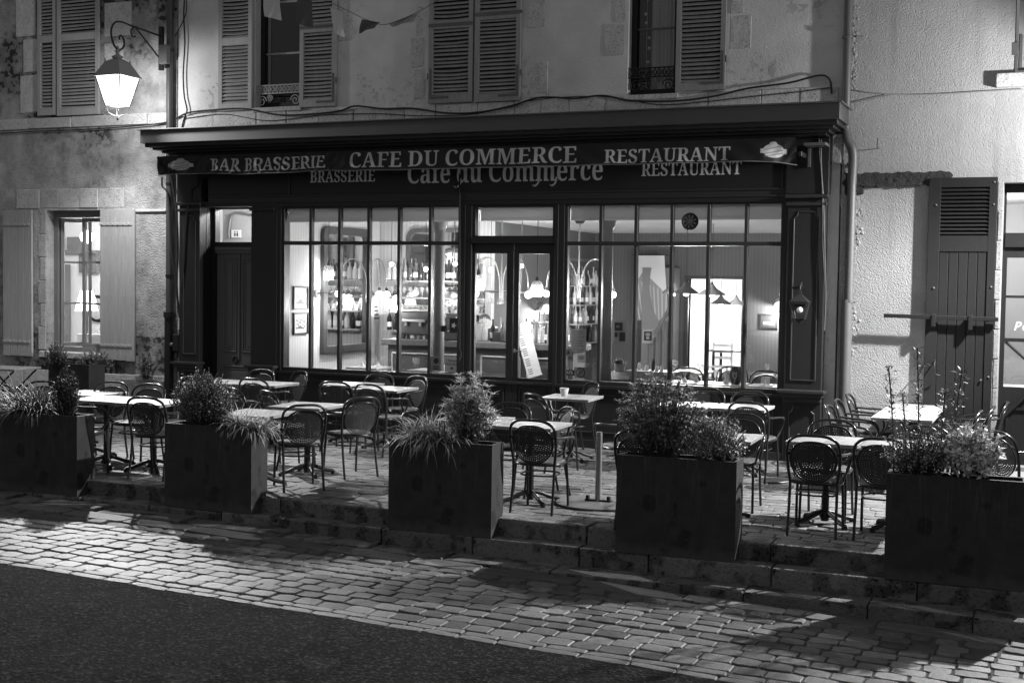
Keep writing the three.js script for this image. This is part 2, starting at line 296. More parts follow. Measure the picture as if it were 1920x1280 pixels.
{
  const n = 1024, a = fbm(n, 6, 6, 301), b = fbm(n, 24, 5, 311), c = fbm(n, 3, 4, 321), d = fbm(n, 96, 3, 331);
  const S = 5.2, y0 = 1.2;                                                  // one repeat covers the part in view
  M.leftWall.map = tex(n, i => {
    const y = y0 + (i / n | 0) / n * S, lich = smooth(.38, .68, a[i]) * smooth(3.7, 4.8, y) + .4 * smooth(.5, .75, a[i]);
    let v = .50 + .5 * (b[i] - .5) + .12 * (c[i] - .5); v -= .2 * lich * (.5 + b[i]); v -= .2 * smooth(.5, .62, d[i]) * (.45 + lich) * (.3 + a[i]); v += .1 * smooth(.6, .66, c[i]);
    return clamp(v, .05, .7);
  }, S, true);
  M.leftWall.map.offset.set(.1, -y0 / S);
  part('wall', holedWall(-22, -12.02, -.3, 9, [[-14.5, -13.43, .92, 3.1]], ZW, TH), M.leftWall, houseA);
  const SM = [M.stone, M.stone, M.stoneDim];
  stones(houseA, 4.36, 4.53, -16.2, -12.14, ZW, ZW + .035, .45, .9, SM);            // string course
  stones(houseA, 3.13, 3.43, -15.1, -13.0, ZW - .02, ZW + .012, .3, .5, SM);           // lintel
  for (let k = 0; k < 6; k++) { const w = k % 2 ? .12 : .16; part('stone', roughBlock(-14.5 - w, -14.505, .94 + k * .36, 1.29 + k * .36, ZW - .38, ZW + .010, .01, .003), SM[k % 3], houseA); part('stone', roughBlock(-13.425, -13.43 + w + .1, .94 + k * .36, 1.29 + k * .36, ZW - .38, ZW + .010, .01, .003), SM[k % 3], houseA); }
  for (const [x0, x1, a0, a1] of [[-15.02, -14.66, 4.62, 5.2], [-14.95, -14.64, 5.25, 5.75], [-15.1, -14.7, 5.8, 6.4], [-13.36, -13.12, 4.6, 5.1], [-13.36, -13.0, 5.15, 5.6], [-13.36, -12.85, 5.7, 6.2]]) part('stone', roughBlock(x0, x1, a0, a1, ZW - .02, ZW + .008, .02, .008), SM[rnd() * 3 | 0], houseA);
  part('sill', roughBlock(-14.6, -13.3, .82, .915, ZW - .3, ZW + .07, .015), M.stone, houseA);
  stones(houseA, .1, .62, -16.2, -12.2, ZW, ZW + .03, .5, .9, [M.stone, M.stoneDim]);
  part('plinth', roughBlock(-13.0, -12.2, -.1, .56, ZW + .03, ZW + .08, .02), M.stoneDark, houseA);
  part('ledge', roughBlock(-13.0, -12.15, 3.06, 3.10, ZW, ZW + .03, .01), M.stone, houseA);
  // upper shutters, louvred
  slatLeaf(houseA, -14.62, -14.26, 4.56, 6.6, ZW + .02, M.shutter, [5.72], .006);
  slatLeaf(houseA, -14.22, -13.42, 4.54, 6.6, ZW + .035, M.shutter, [5.72], .004);
  part('shutter_gap', bx(-14.66, -13.38, 4.5, 4.545, ZW + .004, ZW + .012), M.black, houseA);
  // plank shutters folded back on the wall
  for (const [x0, x1, tilt] of [[-15.33, -14.74, 0], [-13.40, -12.75, 0]]) {
    const sh = part('shutter', [bx(x0 + .01, x1 - .01, .85, 3.09, ZW + .02, ZW + .035)], M.shutterPale, houseA), n = 4, w = (x1 - x0) / n;
    for (let k = 0; k < n; k++) part('plank', bx(x0 + k * w + .003, x0 + (k + 1) * w - .003, .82 + rr(0, .012), 3.11 - rr(0, .01), ZW + .036, ZW + .062, .004), M.shutterPale, sh);
    for (const y of [1.05, 2.88]) part('strap_hinge', [bx(x0, x1 - .04, y - .02, y + .02, ZW + .063, ZW + .072, .003), ...Array.from({ length: 6 }, (_, k) => new THREE.SphereGeometry(.011, 6, 4).translate(x0 + .05 + k * .1, y, ZW + .074))], M.shutterPale, sh);
  }
  // casement window, its left leaf ajar
  const win = part('window', [bx(-14.5, -14.42, .93, 3.1, -.36, -.28), bx(-13.5, -13.43, .93, 3.1, -.36, -.28), bx(-14.42, -13.5, 3.0, 3.1, -.36, -.28), bx(-14.42, -13.5, .915, .99, -.36, -.26)], M.windowWood, houseA);
  const casement = (x0, x1, turn, pivot) => {
    const g = [bx(0, .05, 0, 2.0, 0, .045), bx(x1 - x0 - .05, x1 - x0, 0, 2.0, 0, .045), bx(.05, x1 - x0 - .05, 0, .06, 0, .045), bx(.05, x1 - x0 - .05, 1.94, 2.0, 0, .045), bx(.05, x1 - x0 - .05, .66, .69, .005, .04), bx(.05, x1 - x0 - .05, 1.3, 1.33, .005, .04)];
    const o = part('casement', g, M.windowWood, win); o.position.set(x0, .99, -.345); o.rotation.y = turn;
    return o;
  };
  casement(-14.42, -13.96, .75); casement(-13.955, -13.5, 0);
  for (const [x0, x1] of [[-13.905, -13.55]]) for (const [a, b] of [[1.05, 1.65], [1.68, 2.29], [2.32, 2.93]]) part('pane', bx(x0, x1, a, b, -.322, -.3215), M.glass, win);
}
// lit room behind that window
struct('lit_room', [bx(-18.0, -12.3, .2, 3.3, -3.3, -3.2), bx(-18.0, -17.9, .2, 3.3, -3.2, -.53), bx(-12.4, -12.3, .2, 3.3, -3.2, -.53), bx(-18, -12.3, 3.2, 3.3, -3.2, -.53), bx(-18, -12.3, .1, .2, -3.3, -.53)], std(.75, .8));
{
  const l = thing('table_lamp', 'lamp with a patterned shade behind the left house window', 'lamp', [-14.75, .9, -1.3]);
  part('lamp_shade', lathe([[.19, .62], [.1, .95]], 20), new THREE.MeshPhysicalMaterial({ color: grey(.5), roughness: .95, transmission: .4, side: THREE.DoubleSide }), l); part('base', lathe([[0, 0], [.09, 0], [.09, .03], [.02, .05], [.02, .62]], 14), M.iron, l);
  const bulb = part('bulb', new THREE.SphereGeometry(.04, 10, 8).translate(0, .72, 0), new THREE.MeshStandardMaterial({ color: grey(.9), emissive: grey(1), emissiveIntensity: 6 }), l);
  const p = new THREE.PointLight(0xffffff, 9, 0, 2); p.position.set(0, .8, 0); p.castShadow = true; l.add(p);
  const st = thing('side_table', 'dark small table under the lamp in the left house', 'table', [-14.75, .2, -1.3]); part('tabletop', cyl(.3, .3, .04, 0, .66, 0, 20), M.timber, st); part('leg', cyl(.03, .03, .66, 0, 0, 0, 10), M.timber, st);
  const wd = thing('wardrobe', 'dark tall wardrobe deep in the left house room', 'wardrobe', [-17.1, .2, -2.9]); part('body', bx(-.35, .35, 0, 2.1, -.25, .25, .01), M.sideDoor, wd); part('door', [bx(-.33, -.01, .1, 2.0, .25, .275, .006), bx(.01, .33, .1, 2.0, .25, .275, .006)], M.sideDoor, wd);
  const wc = thing('white_chair', 'white chair back behind the left house window', 'chair', [-14.5, .2, -.95], .3); part('seat', bx(-.2, .2, .42, .46, -.2, .2, .01), M.white, wc); part('backrest', bx(-.2, .2, .6, .95, -.2, -.17, .04), M.white, wc); for (const x of [-.17, .17]) for (const z of [-.17, .17]) part('leg', bx(x - .02, x + .02, 0, z < 0 ? .62 : .42, z - .02, z + .02), M.white, wc);
  const gl = thing('ceiling_lamp', 'bright globe hanging from the ceiling of the left house room', 'lamp', [-15.1, 2.75, -1.7]); part('globe', new THREE.SphereGeometry(.11, 18, 12), new THREE.MeshStandardMaterial({ color: grey(.9), emissive: grey(1), emissiveIntensity: 4 }), gl); part('cord', bar([0, .1, 0], [0, .45, 0], .006, 6), M.cable, gl); const gp = new THREE.PointLight(0xffffff, 9, 0, 2); gp.castShadow = true; gp.position.set(0, -.02, 0); gl.add(gp);
  const rm = thing('framed_mirror', 'round dark framed mirror on the back wall of the left house room', 'mirror', [-16.15, 1.5, -3.17]); part('frame', new THREE.TorusGeometry(.22, .03, 8, 24), M.black, rm); part('mirror_glass', cyl(.21, .21, .01, 0, 0, 0, 24).rotateX(PI / 2), std(.8, .05, { metalness: 1 }), rm);
  const sh = thing('wall_shelf', 'dark shelf unit with steps along the lit wall of the left house', 'shelf', [-16.4, 2.5, -3.18]); part('shelf', [bx(-.5, .3, 0, .06, 0, .2), bx(-.3, .1, .06, .3, 0, .18), bx(-.1, .3, -.35, 0, 0, .1)], M.sideDoor, sh);
}

// ---------------------------------------------------------------- cafe building, upper floor
const cafe = thing('cafe_building', 'rendered upper floor with grey louvred shutters above the café sign', 'building');
{
  const n = 1024, a = fbm(n, 5, 6, 401), b = fbm(n, 20, 5, 411), c = fbm(n, 3, 4, 421), d = fbm(n, 90, 3, 431), S = 4.7;
  M.cafeWall.map = tex(n, i => { const y = (i / n | 0) / n * S; let v = .70 + .22 * (c[i] - .5) + .2 * (b[i] - .5); v -= .2 * smooth(.58, .68, d[i]) * smooth(.5, .7, a[i]); v -= .05 * smooth(.5, .7, a[i]) * b[i]; return clamp(v, .06, .8); }, S, true);
  part('wall', [holedWall(-12.0, -2.42, 4.0, 9, [[-10.66, -9.9, 4.53, 6.9], [-5.08, -4.45, 4.47, 6.9]], ZW, TH), bx(-12.0, -11.62, -.3, 4.0, ZW - TH, ZW), bx(-2.75, -2.42, -.3, 4.0, ZW - TH, ZW)], M.cafeWall, cafe);
  stones(cafe, 4.24, 4.46, -11.98, -2.46, ZW, ZW + .03, .35, .8, [M.stone, M.stone, M.stoneDim]);
  for (const x of [-9.28, -7.95, -6.45, -5.12, -3.78]) for (let y = 4.55; y < 6.2; y += .42) if (rnd() < .5) { const s = x === -7.95 || x === -5.12 ? -1 : 1, w = rr(.12, .32); part('stone', roughBlock(Math.min(x, x + s * w), Math.max(x, x + s * w), y, y + .40, ZW - .02, ZW + .005, .02, .006), M.stoneDim, cafe); }
  slatLeaf(cafe, -11.25, -10.68, 4.50, 6.6, ZW + .02, M.shutter, [5.48], .012);
  slatLeaf(cafe, -9.88, -9.3, 4.50, 6.6, ZW + .02, M.shutter, [5.58], .008);
  slatLeaf(cafe, -7.86, -7.21, 4.47, 6.6, ZW + .02, M.shutterMid, [5.5], .014);
  slatLeaf(cafe, -7.18, -6.53, 4.46, 6.6, ZW + .02, M.shutterMid, [5.58], .005);
  slatLeaf(cafe, -4.44, -3.82, 4.48, 6.6, ZW + .02, M.shutterMid, [], .006);
  for (const [x, y, s] of [[-9.32, 4.55, -1], [-7.84, 4.53, 1], [-6.55, 4.52, -1], [-3.84, 4.55, -1]]) part('hinge', [bx(x, x + s * .03, y, y + .4, ZW + .06, ZW + .066), bx(x + s * .03, x + s * .28, y, y + .03, ZW + .06, ZW + .066), cyl(.012, .012, .08, x - s * .03, y + .26, ZW + .05, 8)], M.zinc, cafe);
  for (const [x0, x1, y] of [[-7.86, -7.21, 5.5], [-7.18, -6.5, 5.6], [-9.88, -9.3, 5.6]]) part('strap_hinge', bx(x0, x1, y - .02, y + .02, ZW + .061, ZW + .068), M.zinc, cafe);
  // open windows
  const lattice = (x0, x1, y0, y1) => { const g = [bx(x0, x1, y1 - .012, y1, -.16, -.14), bx(x0, x1, y0, y0 + .012, -.16, -.14)], w = (y1 - y0), n = Math.round((x1 - x0) / w); for (let k = 0; k < n; k++) { const cx = x0 + (k + .5) * (x1 - x0) / n, cy = (y0 + y1) / 2; g.push(new THREE.TorusGeometry(w * .42, .007, 5, 18).translate(cx, cy, -.15), new THREE.TorusGeometry(w * .22, .006, 5, 14).translate(cx, cy, -.15), bar([cx - w * .5, y0, -.15], [cx + w * .5, y1, -.15], .006, 5), bar([cx + w * .5, y0, -.15], [cx - w * .5, y1, -.15], .006, 5)); } return g; };
  const scroll = (cx, cy, r, flip) => { const p = []; for (let t = 0; t < 26; t++) { const a = t * .42; p.push(V(cx + flip * (Math.cos(a) * r * (1 - t / 30)), cy + Math.sin(a) * r * (1 - t / 30), -.15)); } return tube(p, .008, 50, 5); };
  for (const [x0, x1, y0, guardY, gm] of [[-10.66, -9.9, 4.53, 4.72, M.ironPale], [-5.08, -4.45, 4.47, 4.68, M.iron]]) {
    const w = part('window', [bx(x0, x0 + .07, y0, 6.9, -.34, -.26), bx(x1 - .07, x1, y0, 6.9, -.34, -.26), bx(x0 + .07, x1 - .07, y0, y0 + .08, -.34, -.26)], M.shutterDark, cafe);
    part('window_bar', [bx(x0 + .07, x1 - .07, 5.3, 5.325, -.33, -.30), bx(x0 + .07, x1 - .07, 6.03, 6.055, -.33, -.30)], gm === M.iron ? M.zinc : M.shutter, w);
    part('pane', bx(x0 + .07, x1 - .07, y0 + .08, 6.9, -.318, -.312), M.glass, w);
    part('sill', roughBlock(x0 - .04, x1 + .04, y0 - .07, y0 - .005, ZW - .25, ZW + .05, .01), M.stoneDim, cafe);
    part('guard_rail', [...lattice(x0 + .01, x1 - .01, guardY, guardY + .13), scroll(x0 + .1, guardY - .1, .08, 1), scroll(x1 - .1, guardY - .1, .08, -1), scroll(x0 + .24, guardY - .06, .05, -1)], gm, w);
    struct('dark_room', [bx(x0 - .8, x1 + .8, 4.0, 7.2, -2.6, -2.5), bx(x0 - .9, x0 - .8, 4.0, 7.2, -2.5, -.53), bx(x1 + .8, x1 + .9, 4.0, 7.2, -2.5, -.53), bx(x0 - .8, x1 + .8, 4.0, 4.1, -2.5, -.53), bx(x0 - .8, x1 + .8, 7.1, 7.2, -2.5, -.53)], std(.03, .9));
  }
  const cg = new THREE.PlaneGeometry(.36, 2.3, 48, 1), cp = cg.attributes.position; for (let i = 0; i < cp.count; i++) cp.setZ(i, .025 * Math.sin(cp.getX(i) * 55) + .01 * Math.sin(cp.getX(i) * 121)); cg.computeVertexNormals(); cg.translate(-4.68, 5.7, -.42);
  tag(part('curtain', cg, std(.35, .95, { side: THREE.DoubleSide })), 'pale pleated curtain inside the open upper window near the downpipe', 'curtain');
  const beads = Array.from({ length: 9 }, (_, k) => new THREE.SphereGeometry(.022, 8, 6).translate(-4.93 + rr(-.04, .04), 4.75 + k * .16 + rr(-.03, .03), -.42)); beads.push(bar([-4.93, 4.6, -.42], [-4.93, 6.6, -.42], .003, 4));
  tag(part('bead_string', beads, std(.5, .5)), 'string of pale baubles hanging beside the upper window curtain', 'decoration');
}

// ---------------------------------------------------------------- house on the right
M.stoneWorn = M.stone.clone(); M.stoneWorn.color = grey(.62);
const houseB = thing('stucco_house', 'stucco house with a dark plank shutter, right of the downpipe', 'house');
{
  part('wall', holedWall(-2.4, 5, -.3, 9, [[-.60, 1.3, .09, 3.3], [-.54, .5, 4.52, 6.5]], ZW, TH), M.rightWall, houseB);
  // peeled strip beside the downpipe
  const peel = []; for (let k = 0; k < 520; k++) { const y = rr(.3, 3.2), x = -2.36 + Math.pow(rnd(), 1.3) * (.14 + .1 * Math.sin(y * 5)); peel.push(new THREE.IcosahedronGeometry(rr(.006, .02), 0).scale(1, 1, .45).rotateZ(rr(0, 3)).translate(x, y, ZW + .002)); }
  for (let k = 0; k < 260; k++) peel.push(new THREE.IcosahedronGeometry(rr(.006, .018), 0).scale(1, 1, .45).rotateZ(rr(0, 3)).translate(-2.40 + rr(0, .14), rr(4.4, 6), ZW + .002));
  part('broken_render', peel, M.stone, houseB).userData.kind = 'stuff';
  const bm = (() => { const g = new THREE.BoxGeometry(1.18, .155, .085, 70, 12, 4), p = g.attributes.position; for (let i = 0; i < p.count; i++) { const x = p.getX(i), y = p.getY(i), z = p.getZ(i), s = nC[(Math.round((x + 2) * 260) % N) + N * (Math.round((y + 2) * 2600) % N)] - .5 + .6 * (nD[(Math.round((x + 2) * 160) % N) + N * (Math.round((y + 2) * 1400) % N)] - .5); p.setXYZ(i, x + (Math.abs(x) > .58 ? .03 * Math.sin(y * 47) : 0), y + Math.sign(y) * (Math.abs(y) > .07 ? .006 * Math.sin(x * 17) + .005 * Math.sin(x * 53 + 1) : 0), z + (z > .03 ? .028 * s : 0)); } g.computeVertexNormals(); g.translate(-1.77, 3.357, ZW); return wuv(g); })(); part('timber_lintel', [bm, roughBlock(-2.36, -2.14, 3.18, 3.29, ZW - .05, ZW + .03, .02, .008)], M.timber, houseB);
  for (let k = 0; k < 9; k++) part('stone', roughBlock(-.66 + rr(-.012, .006), -.602, .3 + k * .335, .63 + k * .335, ZW - .38, ZW + .012, .012, .006), M.stoneWorn, houseB);
  // the big shutter
  const z = ZW + .03, sh = part('shutter', [bx(-1.40, -1.27, .55, 3.36, z, z + .045, .004), bx(-.75, -.665, .55, 3.36, z, z + .045, .004), bx(-1.27, -.75, 3.25, 3.36, z, z + .043), bx(-1.27, -.75, 2.52, 2.70, z, z + .043), bx(-1.27, -.75, .55, .66, z, z + .043), bx(-1.27, -.75, 2.7, 3.25, z - .006, z)], M.shutterDark, houseB);
  for (let k = 0; k < 5; k++) part('plank', bx(-1.27 + k * .104 + .003, -1.27 + (k + 1) * .104 - .003, .66, 2.52, z + .004, z + .034, .005), M.shutterDark, sh);
  for (let k = 0; k < 12; k++) { const g = new THREE.BoxGeometry(.52, .012, .055); g.rotateX(.7); const s = part('slat', wuv(g), M.shutterDark, sh); s.position.set(-1.01, 2.735 + k * .0445, z + .022); }
  part('bolt', [[-1.32, 3.05], [-1.32, 2.1], [-.70, 3.3], [-.70, 3.05], [-.70, 2.12], [-.72, 1.75], [-.7, 1.1], [-.78, 1.06]].map(([x, y]) => new THREE.SphereGeometry(.014, 8, 6).scale(1, 1, .6).translate(x, y, z + .047)), M.zinc, sh);
  const ib = part('locking_bar', [bx(-1.88, -.63, 1.74, 1.785, z + .075, z + .105, .006)], M.iron, houseB); ib.rotation.z = -.012; ib.position.y = -.012;
  part('bracket', [bx(-1.33, -1.285, 1.66, 1.8, z + .046, z + .115, .006), bx(-.93, -.885, 1.63, 1.8, z + .046, z + .115, .006)], M.iron, houseB);
  part('latch', [tube([[-1.45, 1.13, ZW], [-1.43, 1.16, ZW + .1], [-1.38, 1.22, ZW + .12], [-1.32, 1.21, ZW + .12]], .008, 16, 5), tube([[-1.28, 1.27, z + .05], [-1.28, 1.22, z + .1], [-1.27, 1.12, z + .11], [-1.22, 1.1, z + .09]], .008, 16, 5)], M.iron, houseB);
  part('wall_hook', [bar([-1.99, 3.72, ZW], [-1.99, 3.72, ZW + .11], .006, 6), bar([-1.99, 3.72, ZW + .11], [-1.985, 3.83, ZW + .11], .006, 6)], M.iron, houseB);
  // upper window by the frame edge
  slatLeaf(houseB, -.50, .0, 4.56, 6.4, -.20, M.shutterMid, [5.4], .004);
  part('sill', roughBlock(-.72, .6, 4.36, 4.515, ZW - .2, ZW + .09, .015), M.stoneDim, houseB);
  part('hinge', [bx(-.485, -.455, 4.58, 4.95, -.155, -.15), cyl(.014, .014, .1, -.51, 4.78, ZW - .02, 8), bx(-.56, -.5, 4.72, 4.86, ZW - .04, ZW + .005)], M.zinc, houseB);
  // glazed door and its room
  const d = part('glazed_door', [bx(-.60, -.575, .09, 3.3, -.38, -.3), bx(1.2, 1.3, .09, 3.3, -.38, -.3), bx(-.575, 1.2, 3.2, 3.3, -.38, -.3), bx(-.575, 1.2, 2.58, 2.74, -.38, -.27), bx(-.575, -.55, .09, 2.58, -.37, -.31), bx(.3, .42, .09, 2.58, -.37, -.31), bx(-.55, .3, .09, .98, -.36, -.32), bx(-.55, .3, 1.50, 1.54, -.36, -.31), bx(-.55, .3, 2.0, 2.03, -.36, -.31), bx(-.55, .3, 2.46, 2.58, -.37, -.31)], M.shutterDark, houseB);
  part('panel_moulding', [bx(-.51, .26, .72, .75, -.32, -.30), bx(-.51, -.48, .3, .72, -.32, -.30)], M.shutterDark, d);
  part('brace', [bar([-.54, 1.5, -.33], [.1, .92, -.33], .018, 6), bar([-.54, .62, -.30], [-.1, 1.1, -.30], .018, 6)], M.iron, d);
  for (const [a, b, c, e] of [[-.55, .3, .98, 1.50], [-.55, .3, 1.54, 2.0], [-.55, .3, 2.03, 2.46], [-.575, 1.2, 2.74, 3.2], [.42, 1.2, .98, 2.5]]) part('pane', bx(a, b, c, e, -.342, -.3415), M.glass, d);
  part('panel', bx(.42, 1.2, .09, .98, -.36, -.32), M.shutterDark, d);
  const lt = canvas(256, 128, (c) => { c.clearRect(0, 0, 256, 128); c.fillStyle = '#fff'; c.font = 'italic bold 92px sans-serif'; c.fillText('Po', 8, 96); });
  const lm = new THREE.MeshStandardMaterial({ color: grey(.8), roughness: .6, map: lt, alphaMap: null, transparent: true });
  part('window_lettering', new THREE.PlaneGeometry(.4, .2).translate(-.28, 1.68, -.338), lm, d);
}
struct('dining_room', [bx(-1.5, 2.6, .1, 3.4, -4.1, -4), bx(-1.6, -1.5, .1, 3.4, -4, -.53), bx(2.5, 2.6, .1, 3.4, -4, -.53), bx(-1.5, 2.5, 3.3, 3.4, -4, -.53)], std(.45, .8));
struct('dining_room_floor', bx(-1.6, 2.6, 0, .1, -4.1, -.5), std(.12, .6));
{
  const dl = thing('pendant_lamp', 'pale globe pendant inside the glazed door at the picture edge', 'lamp', [-1.0, 2.75, -2.4]); part('globe', new THREE.SphereGeometry(.09, 16, 12), new THREE.MeshStandardMaterial({ color: grey(.9), emissive: grey(1), emissiveIntensity: 3 }), dl); part('cord', bar([0, .08, 0], [0, .55, 0], .006, 6), M.cable, dl); const p = new THREE.PointLight(0xffffff, 9, 0, 2); p.castShadow = true; p.position.set(0, -.02, 0); dl.add(p);
  const dt = thing('dining_table', 'white-clothed table with shakers behind the glazed door', 'table', [-.75, .1, -1.3]); part('tabletop', bx(-.6, .6, .78, .82, -.35, .35, .008), M.white, dt); for (const x of [-.5, .5]) for (const q of [-.28, .28]) part('leg', lathe([[.03, 0], [.022, .2], [.035, .4], [.025, .6], [.04, .78]], 10).translate(x, 0, q), M.timber, dt);
  for (const [x, h, l] of [[-.72, .13, 'salt shaker on the table behind the glazed door'], [-.60, .14, 'pepper shaker beside the salt shaker behind the glazed door']]) { const o = thing('shaker', l, 'shaker', [x, .921, -1.1]); part('body', lathe([[0, 0], [.03, 0], [.022, h * .8], [0, h * .82]], 12), M.white, o); part('cap', new THREE.SphereGeometry(.022, 10, 6).scale(1, .7, 1).translate(0, h * .85, 0), M.zinc, o); }
}

// ---------------------------------------------------------------- shop front
const shop = thing('shop_front', 'dark painted wooden café front with small-paned windows and double door', 'shop front');
{
  const X0 = -11.84, X1 = -2.53;
  // cornice: profile swept along the front with returns at the ends
  const prof = [[.66, 4.17], [.66, 4.03], [.63, 4.0], [.63, 3.955], [.56, 3.94], [.52, 3.92], [.40, 3.9], [.36, 3.86], [.28, 3.85], [.26, 3.82], [.06, 3.82]];
  const lay = [[.66, 3.985, 4.165], [.60, 3.935, 3.985], [.50, 3.905, 3.935], [.38, 3.87, 3.905], [.29, 3.845, 3.87]];
  lay.forEach(([z, y0, y1], i) => { const e = .24 - (.66 - z) * .55; part(i ? 'moulding' : 'cornice', bx(X0 - e + .02, X1 + e - .03, y0, y1, ZW + .002, z, .006), i ? M.paint : M.paintCap, shop); });
  part('cornice_cap', bx(X0 - .26, X1 + .24, 4.166, 4.182, ZW + .002, .69, .004), M.zinc, shop);
  // fascia with the painted name
  const fx0 = -11.35, fx1 = -3.02, fy0 = 3.27, fy1 = 3.84;
  const lettering = canvas(2048, 140, (c, w, h) => {
    const U = x => (x - fx0) / (fx1 - fx0) * w, Y = y => (fy1 - y) / (fy1 - fy0) * h;
    c.fillStyle = sg(.018); c.fillRect(0, 0, w, h);
    c.textBaseline = 'alphabetic';
    const put = (t, x0, x1, yb, size, font, col) => { c.save(); c.font = font.replace('%', size); const m = c.measureText(t).width; c.translate(U(x0), Y(yb)); c.scale((U(x1) - U(x0)) / m, 1); c.fillStyle = sg(.006); c.fillText(t, 4, 3); c.fillStyle = sg(col); c.fillText(t, 0, 0); c.restore(); };
    put('BRASSERIE', -9.64, -8.6, 3.435, 56, 'bold %px serif', .78);
    put('RESTAURANT', -4.83, -3.56, 3.435, 56, 'bold %px serif', .78);
    put('Café du Commerce', -8.12, -5.32, 3.40, 92, 'bold %px serif', .78);
    c.strokeStyle = sg(.78); c.lineCap = 'round';               // the swashes that hang below the line
    for (const [x, k] of [[-7.33, 1], [-6.22, .8], [-5.98, .8]]) { c.lineWidth = 6; c.beginPath(); c.moveTo(U(x) + 5, Y(3.44)); c.quadraticCurveTo(U(x) + 6, Y(3.36), U(x) - 12 * k, Y(3.34)); c.stroke(); c.lineWidth = 3; c.beginPath(); c.moveTo(U(x) - 12 * k, Y(3.34)); c.lineTo(U(x) - 20 * k, Y(3.35)); c.stroke(); }
  });
  const fg = new THREE.PlaneGeometry(fx1 - fx0, fy1 - fy0).translate((fx0 + fx1) / 2, (fy0 + fy1) / 2, .034);
  part('fascia_board', bx(fx0 - .002, fx1 + .002, fy0, fy1, -.1, .03), M.paint, shop);
  part('painted_lettering', fg, new THREE.MeshStandardMaterial({ map: lettering, roughness: .45 }), shop);
  part('moulding', [bx(fx0, fx1, 3.245, 3.27, -.1, .05, .006), bx(fx0, fx1, 3.19, 3.245, -.1, .028), bx(X0 + .02, X1 - .02, 3.165, 3.19, -.1, .045, .006)], M.paintEdge, shop);
  part('fascia_strip', [bx(-3.075, -3.055, 3.27, 3.6, .035, .055), bx(-9.98, -9.95, 3.27, 3.8, .035, .05)], M.paintEdge, shop);
  // pilasters with arched panels
  const pilaster = (x0, x1, panel) => {
    const p = part('pilaster', [bx(x0, x1, .0, 3.165, -.12, .055, .004), bx(x0 - .03, x1 + .03, 3.19, 3.84, -.12, .07, .004)], M.paint, shop), cx = (x0 + x1) / 2, w = (x1 - x0) / 2 - .075;
    part('capital', [bx(x0 - .02, x1 + .02, 3.05, 3.09, .05, .085, .006), bx(x0 - .035, x1 + .035, 3.14, 3.185, .05, .10, .006)], M.paintEdge, p);
    if (panel) {
      const arch = (y0, y1) => { const pts = [[cx - w, y0], [cx - w, y1 - .08], [cx - w + .035, y1 - .05], [cx - w + .05, y1], [cx + w - .05, y1], [cx + w - .035, y1 - .05], [cx + w, y1 - .08], [cx + w, y0]].map(q => V(q[0], q[1], .057)); const g = []; for (let i = 0; i < pts.length; i++) g.push(bar(pts[i], pts[(i + 1) % pts.length], .011, 6)); return g; };
      part('panel_moulding', arch(.98, 2.98), M.paintEdge, p); part('panel_moulding', arch(.16, .66), M.paintEdge, p);
    }
    part('console', [bx(x0 - .05, x1 + .06, .83, .87, .0, .2, .008), bx(x0 - .02, x1 + .03, .78, .832, .0, .16, .01), bx(x0, x1 + .01, .72, .782, .0, .11, .012)], M.paintEdge, p);
    return p;
  };
  pilaster(-11.84, -11.48, true); pilaster(-2.99, -2.55, true);
  part('pilaster', [bx(-10.6, -10.17, 0, 3.165, -.3, .04, .004), bx(-10.62, -10.2, 3.05, 3.1, .035, .07, .006)], M.paint, shop);
  part('console', [bx(-10.64, -10.14, .83, .87, .0, .16, .008), bx(-10.6, -10.18, .76, .83, .0, .12, .01)], M.paintEdge, shop);
  part('lintel', [bx(-11.48, -10.6, 3.12, 3.165, -.3, .03), bx(-10.17, -2.99, 3.105, 3.165, -.16, .03, .004)], M.paint, shop);
  // recessed side door, fanlight above
  const sd = part('side_door', [bx(-11.42, -10.62, .1, 2.55, -.34, -.29)], M.sideDoor, shop);
  part('door_jamb', [bx(-11.56, -11.475, 0, 3.165, -.42, -.1), bx(-10.61, -10.5, 0, 3.165, -.42, -.1), bx(-11.475, -10.61, 3.121, 3.165, -.42, -.3)], M.paint, sd); part('door_frame', [bx(-11.48, -11.42, .0, 3.12, -.36, -.24), bx(-10.62, -10.6, .0, 3.12, -.36, -.28), bx(-11.42, -10.62, 2.55, 2.62, -.36, -.22, .006), bx(-11.42, -10.62, 3.1, 3.12, -.36, -.26), bx(-11.42, -10.62, 0, .1, -.4, -.1)], M.paint, sd);
  part('cornice', [bx(-11.42, -10.62, 2.46, 2.5, -.29, -.24, .006), bx(-11.42, -10.62, 2.5, 2.55, -.29, -.22, .006)], M.sideDoor, sd);
  const frame = (x0, x1, y0, y1, z, r) => [bar([x0, y0, z], [x1, y0, z], r, 6), bar([x1, y0, z], [x1, y1, z], r, 6), bar([x1, y1, z], [x0, y1, z], r, 6), bar([x0, y1, z], [x0, y0, z], r, 6)];
  for (const [a, b, c, d] of [[-11.30, -11.08, 1.02, 2.38], [-10.96, -10.72, 1.02, 2.38], [-11.32, -10.72, .34, .80]]) { part('panel', [...frame(a, b, c, d, -.288, .016), ...frame(a + .04, b - .04, c + .04, d - .04, -.288, .008), bx(a + .07, b - .07, c + .07, d - .07, -.292, -.276, .006)], M.sideDoor, sd); }
  part('astragal', bx(-11.035, -11.005, .9, 2.46, -.29, -.265, .006), M.sideDoor, sd);
  part('knocker', new THREE.TorusGeometry(.045, .014, 8, 20).translate(-11.08, .90, -.28), M.iron, sd);
  part('fanlight_pane', bx(-11.34, -10.63, 2.62, 3.1, -.315, -.3145), M.glass, sd);
